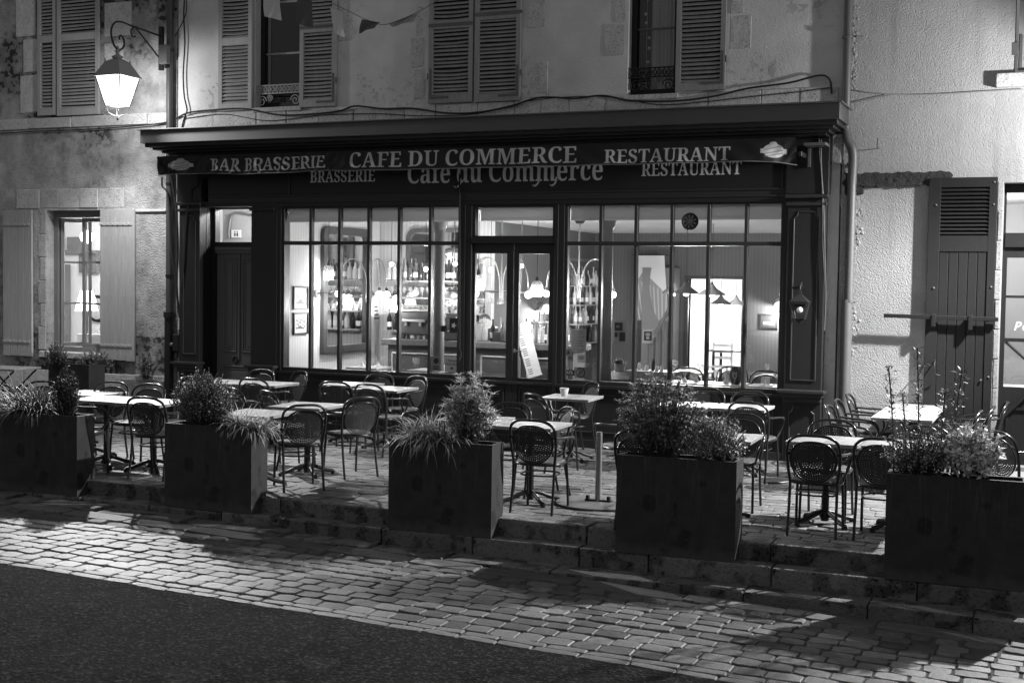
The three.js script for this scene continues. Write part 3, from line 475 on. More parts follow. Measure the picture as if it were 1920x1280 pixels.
  // shop windows: frame, mullions, panes, blinds
  const shopWindow = (xs) => {
    const a = xs[0], b = xs[xs.length - 1];
    const w = part('shop_window', [bx(a - .10, a - .02, .78, 3.105, -.13, .028, .004), bx(b + .02, b + .10, .78, 3.105, -.13, .028, .004), bx(a - .02, b + .02, 3.085, 3.105, -.12, .0), bx(a - .10, b + .10, .76, .80, -.16, .06, .006), bx(a - .02, b + .02, .8, .85, -.12, .0)], M.paint, shop);
    part('transom_bar', bx(a - .02, b + .02, 2.575, 2.628, -.085, .006, .008), M.paintEdge, w);
    xs.forEach((x, i) => { const h = i === 0 || i === xs.length - 1 ? .02 : .022; part('mullion', bx(x - h, x + h, .85, 3.085, -.08, .0, .008), M.paintEdge, w); });
    for (let i = 0; i < xs.length - 1; i++) for (const [y0, y1] of [[.85, 2.575], [2.628, 3.085]]) part('pane', bx(xs[i] + .02, xs[i + 1] - .02, y0, y1, -.045, -.0445), M.glass, w);
    part('stall_riser', [bx(a - .10, b + .10, .10, .76, -.13, .012), bx(a - .10, b + .10, .0, .10, -.13, .05, .006)], M.paint, shop);
    for (let i = 0; i < 3; i++) { const p0 = a + (b - a) * (i + .06) / 3, p1 = a + (b - a) * (i + .94) / 3; part('riser_panel', [...frame(p0, p1, .2, .68, .014, .012)], M.paintEdge, shop); }
    return w;
  };
  shopWindow([-10.09, -9.645, -9.18, -8.72, -8.25, -7.775, -7.34]);
  shopWindow([-5.82, -5.36, -4.895, -4.43, -3.965, -3.50, -3.06]);
  // double door
  part('door_post', [bx(-7.24, -7.15, .0, 3.105, -.16, .02, .006), bx(-5.97, -5.92, .0, 3.105, -.16, .035, .006), bx(-7.15, -5.97, 2.60, 2.68, -.16, .03, .008), bx(-7.15, -5.97, 0, .1, -.2, .1, .006)], M.paint, shop);
  const over = part('fanlight', [bx(-7.15, -7.11, 2.68, 3.105, -.1, .0), bx(-6.01, -5.97, 2.68, 3.105, -.1, .0), bx(-7.11, -6.01, 2.68, 2.70, -.1, .0), bx(-7.11, -6.01, 3.07, 3.105, -.1, .0)], M.paint, shop); part('pane', bx(-7.11, -6.01, 2.70, 3.07, -.05, -.0495), M.glass, over);
  for (const [x0, x1, gx0, gx1] of [[-7.15, -6.565, -7.115, -6.66], [-6.555, -5.97, -6.485, -6.06]]) {
    const l = part('door_leaf', [bx(x0, gx0, .1, 2.6, -.09, -.03, .004), bx(gx1, x1, .1, 2.6, -.09, -.03, .004), bx(gx0, gx1, 2.47, 2.6, -.09, -.03), bx(gx0, gx1, .1, .845, -.09, -.045)], M.paint, shop);
    part('pane', bx(gx0, gx1, .845, 2.47, -.062, -.0615), M.glass, l);
    part('panel_moulding', frame(gx0 + .03, gx1 - .03, .2, .72, -.04, .012), M.paintEdge, l);
  }
  const hd = part('door_handle', [cyl(.012, .012, .05, -6.52, 1.18, -.0, 8).rotateX(0), bar([-6.52, 1.2, -.03], [-6.52, 1.2, .03], .01, 6), bar([-6.52, 1.2, .03], [-6.40, 1.205, .03], .011, 6)], M.steel, shop);
  part('door_weather_bar', bx(-7.15, -5.97, .76, .80, -.04, .0, .008), M.paintEdge, shop);
  // rolled blinds behind the top panes
  for (const [x0, x1] of [[-10.09, -7.34], [-7.1, -6.02], [-5.82, -3.06]]) part('blind', [bx(x0, x1, 2.94, 3.2, -.16, -.155), bx(x0, x1, 2.90, 2.94, -.172, -.148, .006)], new THREE.MeshPhysicalMaterial({ color: grey(.62), roughness: .95, transmission: .4, thickness: 0 }), shop);
  // crank rod and loose wires
  part('crank_rod', [bar([-7.29, 3.5, .12], [-7.27, 1.2, .09], .011, 8), tube([[-7.27, 1.2, .09], [-7.24, 1.13, .1], [-7.26, 1.05, .12]], .009, 10, 6)], M.iron, shop);
  const wire = (pts, r = .008, m = M.cable) => part('wire', tube(pts.map(p => W(p[0], p[1], p[2] ?? .08)), r, 60, 5), m, shop);
  wire([[845, 320], [850, 335], [856, 350], [860, 372], [861, 420], [862, 470], [863, 520]]);
  wire([[371, 328], [369, 348], [359, 354], [357, 372], [350, 395], [346, 440], [344, 480], [341, 520], [338, 540]], .014);
  wire([[1536, 260], [1538, 300], [1541, 335], [1543, 400], [1543, 460], [1546, 520], [1547, 590]], .009, M.paintEdge);
  wire([[1540, 262], [1541, 320], [1545, 380], [1547, 470], [1549, 560], [1546, 620]], .006, M.zinc);
}
// ---------------------------------------------------------------- awning, rolled in, its valance hanging
{
  const a = thing('awning', 'folded dark awning with the pale lettered valance under the cornice', 'awning');
  const x0 = -11.93, x1 = -2.84, y0 = 3.553, y1 = 3.815, n = 520, m = 14, zf = .45;
  const print = canvas(2048, 64, (c, w, h) => {
    const U = px => (WX(px, 300, zf) - x0) / (x1 - x0) * w, Yp = (px, py) => (y1 - WY(px, py, zf)) / (y1 - y0) * h;
    c.fillStyle = sg(.010); c.fillRect(0, 0, w, h); c.textBaseline = 'alphabetic';
    const put = (t, pa, pb, base, top) => { c.save(); const a = U(pa), b = U(pb), yb = Yp((pa + pb) / 2, base), yt = Yp((pa + pb) / 2, top); c.font = 'bold 40px serif'; const mt = c.measureText(t), mh = mt.actualBoundingBoxAscent; c.translate(a, yb); c.scale((b - a) / mt.width, (yb - yt) / mh); c.fillStyle = sg(.58); c.fillText(t, 0, 0); c.restore(); };
    put('BAR BRASSERIE', 395, 611, 318.5, 295); put('CAFE DU COMMERCE', 653, 1083, 309.5, 279.5); put('RESTAURANT', 1133, 1370, 303.5, 277.5);
    for (const [px, py] of [[338, 310], [1450, 281.5]]) { const cx = U(px), cy = Yp(px, py), k = (U(px + 24) - U(px)); c.fillStyle = sg(.5); c.beginPath(); c.ellipse(cx, cy, k * .82, h * .30, 0, 0, 7); c.fill(); c.fillRect(cx - k, cy - h * .09, k * 2, h * .2); c.beginPath(); c.ellipse(cx, cy - h * .3, k * .3, h * .09, 0, 0, 7); c.fill(); c.strokeStyle = sg(.16); c.lineWidth = 2; for (const d of [-.12, .06, .18]) { c.beginPath(); c.moveTo(cx - k * .7, cy + h * (d + .08)); c.quadraticCurveTo(cx, cy + h * d, cx + k * .7, cy + h * (d - .1)); c.stroke(); } }
  });
  const g = new THREE.PlaneGeometry(x1 - x0, y1 - y0, n, m), p = g.attributes.position;
  for (let i = 0; i < p.count; i++) {
    const u = p.getX(i) / (x1 - x0) + .5, v = .5 - p.getY(i) / (y1 - y0), x = x0 + u * (x1 - x0);
    const wr = 1 - smooth(.3, .42, u), endR = smooth(.955, 1, u), endL = 1 - smooth(0, .05, u);
    let z = zf + .02 * v; z += wr * .68 * (.016 * Math.sin(u * 210 + v * 3) + .018 * Math.sin(u * 95 - v * 4 + 2 * Math.sin(u * 31)) + .012 * Math.sin(u * 370 + v * 5)) * (.25 + .9 * Math.sin(v * PI * .8)); z += (.006 * Math.sin(u * 60 + v * 2) + .003 * Math.sin(u * 150 - v * 6)) * (.4 + v);
    z += (endR + endL) * .012 * v * Math.sin((u + (u > .5 ? 1 : -1) * v * .022) * 420); z -= endR * .12 * v + endL * .05 * v;
    let y = y1 - v * (y1 - y0) + .012 * Math.sin(u * 25) * v * wr - endR * .05 * v * (u - .955) / .045 + .004 * Math.sin(u * 70) * v;
    p.setXYZ(i, x - endR * v * .12 * 0, y, z);
  }
  g.computeVertexNormals();
  part('valance', g, new THREE.MeshStandardMaterial({ map: print, roughness: .6, side: THREE.DoubleSide }), a);
  part('hem', tube(Array.from({ length: 40 }, (_, k) => { const u = k / 39; const i = m * (n + 1) + Math.round(u * n); return V(p.getX(i), p.getY(i) - .004, p.getZ(i)); }), .006, 200, 6), std(.2, .6), a);
  part('roller', new THREE.CylinderGeometry(.055, .055, x1 - x0 - .1, 20).rotateZ(PI / 2).translate((x0 + x1) / 2, 3.775, .36), M.paint, a);
  part('arm', [bx(-11.6, -11.55, 3.6, 3.66, .05, .4, .01), bx(-2.82, -2.78, 3.6, 3.66, .05, .4, .01), bx(-7.3, -7.25, 3.62, 3.68, .05, .4, .01)], M.paint, a);
  part('end_bracket', [bx(-2.78, -2.52, 3.73, 3.765, .06, .32, .006), bx(-2.76, -2.73, 3.5, 3.73, .08, .11)], M.zinc, a);
}

// ---------------------------------------------------------------- street lamps and their light
M.hood = std(.28, .6);
function streetLamp(label, x, yTop, aim, k) {
  const l = thing('street_lamp', label, 'street lamp', [x, yTop, ZW]);
  // origin: foot of the wall plate; lantern hangs at z = +.79
  const H = .62;
  part('wall_plate', bx(-.035, .035, -H, .02, .0, .05, .006), M.iron, l);
  const arm = [V(0, -.12, .05), V(0, -.105, .4), V(0, -.09, .72), V(0, -.08, .9), V(0, -.115, 1.04), V(0, -.22, 1.11), V(0, -.34, 1.1), V(0, -.44, 1.04), V(0, -.475, .97), V(0, -.455, .89), V(0, -.38, .84), V(0, -.30, .86), V(0, -.27, .91), V(0, -.30, .945), V(0, -.335, .94)];
  part('arm', [tube(arm, .014, 110, 8), bar([0, -.46, .05], [0, -.10, .6], .012, 8), tube([V(0, -.10, .58), V(0, -.115, .66), V(0, -.18, .70), V(0, -.24, .66), V(0, -.23, .60)], .011, 24, 7)], M.iron, l);
  const zc = .98, y0 = -1.27;                                   // lantern: glass from y0 up, on a square plan
  const sq = (r0, r1, h, y) => { const g = new THREE.CylinderGeometry(r1 * Math.SQRT2, r0 * Math.SQRT2, h, 4); g.rotateY(PI / 4); g.translate(0, y + h / 2, zc); return g.toNonIndexed(); };
  const creased = g => { g.computeVertexNormals(); return g; };
  part('hood', [creased(sq(.225, .12, .20, y0 + .42)), creased(sq(.12, .03, .05, y0 + .62)), creased(sq(.232, .232, .02, y0 + .402)), ...lathePieces(zc, y0)], M.hood, l);
  function lathePieces(z, y) { return [lathe([[.0, .64], [.05, .65], [.085, .69], [.03, .72], [.022, .75], [.045, .77], [.02, .79], [.016, .84]].map(q => [q[0], q[1] + y]), 12).translate(0, 0, z).toNonIndexed(), ...[[-1, -1], [1, -1], [1, 1], [-1, 1]].map(([a, b]) => cyl(.01, .005, .04, a * .12, y + .62, z + b * .12, 6).toNonIndexed())]; }
  const c0 = .115, c1 = .205;
  part('lantern_frame', [...[[-1, -1], [1, -1], [1, 1], [-1, 1]].map(([a, b]) => bar([a * c0, y0, zc + b * c0], [a * (c1 + .008), y0 + .41, zc + b * (c1 + .008)], .008, 6)), ...[[-1, -1, 1, -1], [1, -1, 1, 1], [1, 1, -1, 1], [-1, 1, -1, -1]].map(([a, b, c, d]) => bar([a * c0, y0 - .004, zc + b * c0], [c * c0, y0 - .004, zc + d * c0], .005, 6)), ...[[-1, -1], [1, -1], [1, 1], [-1, 1]].map(([a, b]) => tube([[a * c0, y0 - .01, zc + b * c0], [a * .08, y0 - .1, zc + b * .08], [0, y0 - .14, zc]], .0032, 12, 5).toNonIndexed()), lathe([[0, -.20], [.012, -.19], [.018, -.17], [.006, -.15], [.012, -.13], [0, -.12]].map(q => [q[0], q[1] + y0]), 10).translate(0, 0, zc).toNonIndexed()], M.iron, l);
  part('glass', creased(sq(c0 - .004, c1 - .002, .395, y0 + .004)), new THREE.MeshStandardMaterial({ color: grey(.8), roughness: .5, emissive: grey(1), emissiveIntensity: 2.6 }), l);
  const glow = new THREE.PointLight(0xffffff, STREET_GLOW[k], 0, 2); glow.position.set(0, y0 + .2, zc); glow.castShadow = true; glow.shadow.radius = 3; l.add(glow);
  const spot = (cd, angle, to) => { const s = new THREE.SpotLight(0xffffff, cd, 0, angle, 1, 2); s.position.set(0, y0 + .05, zc); s.castShadow = true; s.shadow.radius = 2.5; s.target.position.set(...to); l.add(s); scene.add(s.target); };
  spot(STREET_BEAM[k], k ? .98 : .86, aim); spot(STREET_POOL[k], k ? 1.1 : .85, [x - (k ? .6 : 1.5), k ? 0 : -1, ZW + (k ? .35 : .6)]);
  return l;
}
streetLamp('glowing square lantern on a scrolled iron bracket beside the left downpipe', -12.29, 5.76, [-3.4, -.3, 7.2], 0);
streetLamp('second lit wall lantern on the stucco house past the glazed door', .75, 5.05, [-4.2, -.2, 4.0], 1);

// ---------------------------------------------------------------- things fixed to the walls
{
  const dp = thing('downpipe', 'dark downpipe between the mottled house and the café front', 'downpipe');
  part('pipe', [cyl(.05, .05, 5.2, -12.1, 1.55, ZW + .07, 18)], M.pipeDark, dp); part('cast_foot', [cyl(.066, .062, 1.5, -12.1, .05, ZW + .08, 18), cyl(.078, .078, .08, -12.1, 1.5, ZW + .08, 18)], M.iron, dp);
  for (const y of [2.1, 3.45, 4.2, 5.4]) part('bracket', [cyl(.058, .058, .035, -12.1, y, ZW + .07, 18), bar([-12.17, y + .02, ZW], [-12.1, y + .02, ZW + .07], .01, 6)], M.iron, dp);
  const dq = thing('downpipe', 'grey zinc downpipe between the café front and the stucco house', 'downpipe');
  part('pipe', [cyl(.05, .05, 2.6, -2.36, 4.17, ZW + .07, 20), cyl(.055, .052, 1.45, -2.27, 1.9, ZW + .075, 20), cyl(.066, .066, 1.95, -2.29, 0, ZW + .075, 20)], M.zinc, dq);
  part('swan_neck', tube([[-2.36, 4.2, ZW + .07], [-2.36, 3.95, ZW + .07], [-2.33, 3.82, ZW + .1], [-2.27, 3.7, ZW + .1], [-2.27, 3.3, ZW + .075]], .055, 30, 14), M.zinc, dq);
  for (const y of [5.0, 3.52, 1.92]) part('bracket', [cyl(.066, .066, .03, y > 4 ? -2.36 : -2.27, y, ZW + .072, 20), bar([-2.2, y + .015, ZW], [-2.27, y + .015, ZW + .07], .012, 6)], M.zinc, dq);
  part('clay_joint', roughBlock(-2.52, -2.38, 3.55, 3.9, ZW, ZW + .12, .03, .01), M.stoneDark, dq);
  const jb = thing('junction_box', 'small grey cable box on the pipe by the lamp bracket', 'box', [-12.12, 5.2, ZW + .1]); part('cover', bx(-.075, .075, 0, .28, .02, .11, .015), M.zinc, jb); part('gland', cyl(.02, .02, .06, .02, -.06, .06, 8), M.iron, jb);
  const em = thing('meter_box', 'cluster of dark cable glands low beside the side-door pilaster', 'box', [-11.96, 1.0, ZW]); part('cover', bx(-.05, .07, 0, .26, 0, .12, .015), M.iron, em); part('gland', [cyl(.025, .025, .08, -.02, -.1, .06, 8), cyl(.02, .02, .07, .04, .26, .06, 8), new THREE.SphereGeometry(.035, 10, 8).translate(-.07, .1, .1)], M.zinc, em);
  const rope = (label, pts, z, r, m = M.cable) => tag(part('cable', tube(pts.map(p => W(p[0], p[1], p[2] ?? z)), r, 160, 6), m), label, 'cable');
  rope('thick black cable sagging below the café upper windows', [[330, 222], [350, 212], [400, 206], [460, 204], [520, 215], [580, 214], [640, 207], [662, 199], [720, 204], [770, 203], [840, 212], [900, 210], [960, 198], [1010, 183], [1080, 184], [1130, 179], [1180, 188], [1270, 189], [1340, 180], [1400, 166], [1480, 155], [1545, 141], [1556, 148], [1560, 175]], ZW + .06, .013);
  rope('thin wire looping along the pale stone course over the cornice', [[345, 222], [420, 214], [500, 226], [600, 216], [700, 213], [800, 217], [900, 212], [1000, 188], [1130, 181], [1240, 196], [1330, 190], [1420, 180], [1500, 172], [1556, 164]], ZW + .045, .006);
  rope('black cable climbing the wall right of the left downpipe', [[345, 0], [344, 30], [346, 80], [343, 140], [345, 180], [350, 208], [346, 218], [340, 240]], ZW + .05, .011);
  rope('second black wire leaving the left downpipe towards the shutter', [[328, 68], [340, 45], [348, 25], [349, 0]], ZW + .08, .008);
  rope('thin wire along the stone course of the mottled house', [[0, 250], [70, 246], [150, 243], [230, 238], [300, 231], [318, 227]], ZW + .05, .009);
  rope('pale wire running across the stucco from the downpipe', [[1590, 166], [1640, 174], [1700, 177], [1760, 176], [1830, 172], [1920, 167]], ZW + .03, .007, M.cablePale);
  rope('short pale wire hanging from the downpipe onto the cornice', [[1580, 195], [1620, 189], [1650, 182], [1670, 178]], ZW + .03, .006, M.cablePale);
  rope('black hose hooked beside the left downpipe under the awning', [[303, 332], [304, 350], [311, 356], [316, 380], [319, 440], [322, 480], [329, 530], [334, 575], [336, 592]], .02, .014);
  rope('twin black hose running down beside the side-door pilaster', [[320, 330], [325, 360], [329, 385], [331, 420], [332, 480], [331, 540], [336, 596]], .02, .016);
  // lantern on the right pilaster of the front
  const wl = thing('wall_lantern', 'small unlit lantern with a clear bulb on the right shop-front pilaster', 'lantern', [-2.80, 1.72, .18]);
  const fr = (r0, r1, h, y, n = 4) => { const g = new THREE.CylinderGeometry(r1, r0, h, n).toNonIndexed(); g.rotateY(PI / 4); g.translate(0, y + h / 2, 0); g.computeVertexNormals(); return g; };
  part('hood', [fr(.15, .02, .09, .2), fr(.155, .155, .012, .19), fr(.03, .012, .05, .29)], M.iron, wl);
  part('lantern_frame', [...[0, 1, 2, 3].map(k => { const a = PI / 4 + k * PI / 2; return bar([.085 * Math.cos(a), 0, .085 * Math.sin(a)], [.14 * Math.cos(a), .2, .14 * Math.sin(a)], .007, 5).toNonIndexed(); }), fr(.09, .09, .01, -.008), fr(.012, .05, .05, -.058, 8)], M.iron, wl);
  part('glass', fr(.082, .135, .19, .001), M.glass, wl);
  part('bulb', new THREE.SphereGeometry(.038, 12, 10).translate(0, .1, 0), std(.7, .3), wl);
  part('bracket', [tube([[0, .34, 0], [0, .39, -.02], [0, .42, -.08], [0, .36, -.13], [0, .3, -.15]], .01, 20, 6), bx(-.03, .03, .22, .42, -.155, -.14, .004)], M.iron, wl);
}
// bunting across the front of the upper windows
{
  const b = thing('bunting', 'string of worn pale and dark flags across the upper windows', 'bunting'), z = 1.0;
  const pts = [[470, -22], [510, -20], [575, -12], [635, 12], [690, 38], [720, 46], [780, 24], [830, -4]].map(p => W(p[0], p[1], z));
  part('string', tube(pts, .004, 60, 5), M.cable, b);
  const flag = (px, m) => {
    const P = px.map(p => W(p[0], p[1], z)), n = 8, g = new THREE.PlaneGeometry(1, 1, n, n), q = g.attributes.position;
    for (let i = 0; i < q.count; i++) { const u = q.getX(i) + .5, v = .5 - q.getY(i), a = P[0].clone().lerp(P[1], u), c = P[3].clone().lerp(P[2], u), r = a.lerp(c, v); q.setXYZ(i, r.x, r.y, r.z + .02 * Math.sin(u * 7 + v * 4) * v); }
    g.computeVertexNormals(); part('flag', g, m, b);
  };
  const light = new THREE.MeshPhysicalMaterial({ color: grey(.75), roughness: .9, side: THREE.DoubleSide, transmission: .2 }), dark = std(.12, .9, { side: THREE.DoubleSide });
  flag([[494, -14], [524, -12], [526, 38], [494, 30]], light); flag([[557, -6], [585, 2], [586, 52], [555, 45]], dark); flag([[619, 14], [642, 22], [645, 70], [627, 62]], light); flag([[678, 36], [713, 42], [700, 52], [672, 63]], dark); flag([[728, 44], [785, 24], [775, 40], [735, 50]], std(.3, .9, { side: THREE.DoubleSide }));
}

// ---------------------------------------------------------------- terrace furniture
const caneAlpha = (() => {
  const n = 256, t = canvas(n, n, (c) => { c.fillStyle = '#fff'; c.fillRect(0, 0, n, n); c.fillStyle = '#000'; for (let r = 6; r < 200; r += 13) { const k = Math.round(2 * PI * r / 13); for (let i = 0; i < k; i++) { const a = i / k * 2 * PI + r; c.beginPath(); c.arc(n / 2 + Math.cos(a) * r, n / 2 + Math.sin(a) * r, 2.9, 0, 7); c.fill(); } } });
  t.colorSpace = THREE.NoColorSpace; return t;
})();
M.cane = std(.03, .5, { side: THREE.DoubleSide, alphaMap: caneAlpha, alphaTest: .5 });
function ovalPoints(rx, ry, k, e = 2.5) { return Array.from({ length: k }, (_, i) => { const a = i / k * 2 * PI, c = Math.cos(a), s = Math.sin(a); return [rx * Math.sign(c) * Math.pow(Math.abs(c), 2 / e), ry * Math.sign(s) * Math.pow(Math.abs(s), 2 / e)]; }); }
const backZ = y => -.2 - .085 * smooth(.42, .9, y), backBow = x => -.045 * (1 - (x / .21) * (x / .21));
const chairG = (() => {
  const loop = [[-.195, .45], [-.214, .6], [-.218, .72], [-.2, .80], [-.13, .85], [0, .862], [.13, .85], [.2, .80], [.218, .72], [.214, .6], [.195, .45]].map(([x, y]) => V(x, y, backZ(y) + backBow(x) * smooth(.5, .7, y)));
  const inner = ovalPoints(.19, .172, 28, 2.5).map(([x, y]) => { const yy = .636 + y; return V(x * (1 - .12 * smooth(0, .15, -y)), yy, backZ(yy) + backBow(x) * .9); });
  const arm = s => tube([[s * .207, .70, backZ(.7)], [s * .235, .69, -.12], [s * .27, .685, .02], [s * .275, .665, .12], [s * .25, .60, .165], [s * .225, .52, .15], [s * .205, .455, .10]], .012, 36, 8);
  const seatRing = ovalPoints(.212, .205, 30, 3).map(([x, z]) => V(x, .445, z - .01));
  const seat = (() => { const s = new THREE.Shape(ovalPoints(.2, .195, 30, 3).map(p => new THREE.Vector2(...p))); const g = new THREE.ExtrudeGeometry(s, { depth: .018, bevelEnabled: true, bevelThickness: .01, bevelSize: .012, bevelSegments: 2 }); g.rotateX(-PI / 2); g.translate(0, .442, -.01); return wuv(g); })();
  const panel = (() => { const s = new THREE.Shape(ovalPoints(.188, .17, 28, 2.5).map(([x, y]) => new THREE.Vector2(x * (1 - .12 * smooth(0, .15, -y)), y + .636))); const g = new THREE.ShapeGeometry(s), p = g.attributes.position, uv = g.attributes.uv; for (let i = 0; i < p.count; i++) { const x = p.getX(i), y = p.getY(i); uv.setXY(i, .5 + x / .4, .5 + (y - .636) / .4); p.setZ(i, backZ(y) + backBow(x) * .9); } g.computeVertexNormals(); return g; })();
  const frontLeg = s => tube([[s * .19, .45, .155], [s * .197, .25, .175], [s * .2, 0, .195]], .0125, 8, 8), rearLeg = s => tube([[s * .195, .46, -.2], [s * .196, .25, -.225], [s * .2, 0, -.275]], .0125, 8, 8);
  const ring = ovalPoints(.17, .165, 30, 3).map(([x, z]) => V(x, .34, z - .02));
  return { loop: tube(loop, .0135, 48, 8), inner: tube(inner, .008, 48, 6, true), arms: [arm(-1), arm(1)], rim: tube(seatRing, .014, 40, 7, true), seat, panel, legs: [frontLeg(-1), frontLeg(1), rearLeg(-1), rearLeg(1)], ring: tube(ring, .008, 40, 6, true) };
})();
let chair0;
function makeChair() {
  const t = thing('bistro_armchair', '', 'chair');
  part('seat', chairG.seat, M.chairSeat, t); part('seat_rim', chairG.rim, M.chair, t);
  const b = part('backrest', chairG.panel, M.cane, t); part('rim', chairG.inner, M.chair, b);
  part('back_frame', chairG.loop, M.chair, t);
  chairG.arms.forEach(g => part('armrest', g, M.chair, t)); chairG.legs.forEach(g => part('leg', g, M.chair, t)); part('stretcher', chairG.ring, M.chair, t);
  return t;
}
function chair(px, py, turn, label) {
  const P = G(px, py, .872), o = chair0 ? chair0.clone() : (chair0 = makeChair());
  if (o !== chair0) { o.name = numbered('bistro_armchair'); scene.add(o); }
  o.position.set(P.x + Math.sin(turn) * .30, 0, P.z + Math.cos(turn) * .30); o.rotation.y = turn;
  o.userData = { label, category: 'chair', group: 'black cane-backed bistro armchairs on the terrace' }; return o;
}
let table0; const plankG = [0, 1, 2, 3, 4, 5].map(k => { const g = bx(-.0502, .0502, .7385, .7505 + rr(0, .0012), -.31, .31, .0025), o = rnd(), p = rnd(), uv = g.attributes.uv; for (let i = 0; i < uv.count; i++) uv.setXY(i, uv.getX(i) + o, uv.getY(i) + p); return g; });
M.tops = [.88, 1, 1.12].map(v => { const m = M.tabletop.clone(); m.color = grey(.36 * v); return m; });
function makeTable() {
  const t = thing('bistro_table', '', 'table');
  const tt = part('tabletop', bx(-.305, .305, .722, .738, -.305, .305), M.tabletop, t); for (let k = 0; k < 6; k++) part('plank', plankG[k], M.tops[k % 3], tt).position.set(-.31 + (k + .5) * .62 / 6, 0, 0); part('pole', [cyl(.035, .03, .68, 0, .03, 0, 14), cyl(.05, .035, .06, 0, .06, 0, 14), bx(-.18, .18, .70, .721, -.03, .03), bx(-.03, .03, .699, .7205, -.18, .18)], M.tableIron, t);
  for (let k = 0; k < 4; k++) { const a = PI / 4 + k * PI / 2, c = Math.cos(a), s = Math.sin(a); part('foot', [tube([[c * .02, .11, s * .02], [c * .1, .09, s * .1], [c * .22, .045, s * .22], [c * .29, .03, s * .29]], .02, 14, 8), cyl(.025, .022, .035, c * .29, 0, s * .29, 10)], M.tableIron, t); }
  return t;
}
function table(x, z, turn, label) {
  const o = table0 ? table0.clone() : (table0 = makeTable());
  if (o !== table0) { o.name = numbered('bistro_table'); scene.add(o); }
  o.position.set(x, 0, z); o.rotation.y = turn; o.userData = { label, category: 'table', group: 'square pale-topped bistro tables on the terrace' };
}
const B1 = 'planter with the grass and dark shrub', B2 = 'planter with the bright grass beside a rounded bush', B3 = 'planter with the drooping grass and star-leaved shrub', B4 = 'planter with the tall dark shrub', B5 = 'planter with the tall stalks';
for (const a of [
  [-9.35, 1.5, .05, 'pale table nearest the dark side door, right of its pair'], [-9.98, 1.55, .05, 'pale table nearest the dark side door, left of its pair'],
  [-8.38, .98, .0, 'pale table under the left shop window, closest to the sill'], [-7.70, 1.32, .03, 'pale table under the left shop window, beside the double door'],
  [-7.36, 3.68, .06, 'lone pale table in the gap right of the rounded bush'], [-7.38, 4.60, .05, 'table just behind the bright spiky grass, partly hidden by it'],
  [-5.28, 1.18, .04, 'pale table before the double door with a small pot on it'],
  [-4.58, 4.15, .03, 'pale table behind the chair between the third and fourth planters'], [-5.25, 3.98, .03, `table behind the star-leaved shrub of the ${B3}`],
  [-3.2, 1.32, .02, 'pale table under the right shop window by the pilaster'], [-3.84, 1.36, .02, 'pale table under the right shop window, half behind the dark shrub'],
  [-2.72, 4.18, .04, `pale table peeping out right of the ${B4}`],
  [-1.84, 3.95, .0, 'pale table between the fourth and fifth planters, chair back in front'], [-1.2, 3.93, .0, `table joined to its neighbour, behind the ${B5}`],
  [-1.445, .21, .0, 'pale table of the row by the dark shutter, touching the wall'], [-1.445, .825, .0, 'middle pale table of the row by the dark shutter'], [-1.445, 1.44, .0, 'front pale table of the row by the dark shutter'],
  [-9.62, 4.2, .05, `front table behind the ${B1}, centre of three`], [-10.26, 3.75, .05, `far table behind the ${B1}, under the dark shrub`], [-8.98, 4.2, .03, `table left of the rounded bush, behind a chair back`],
]) table(...a);
const P_ = PI;
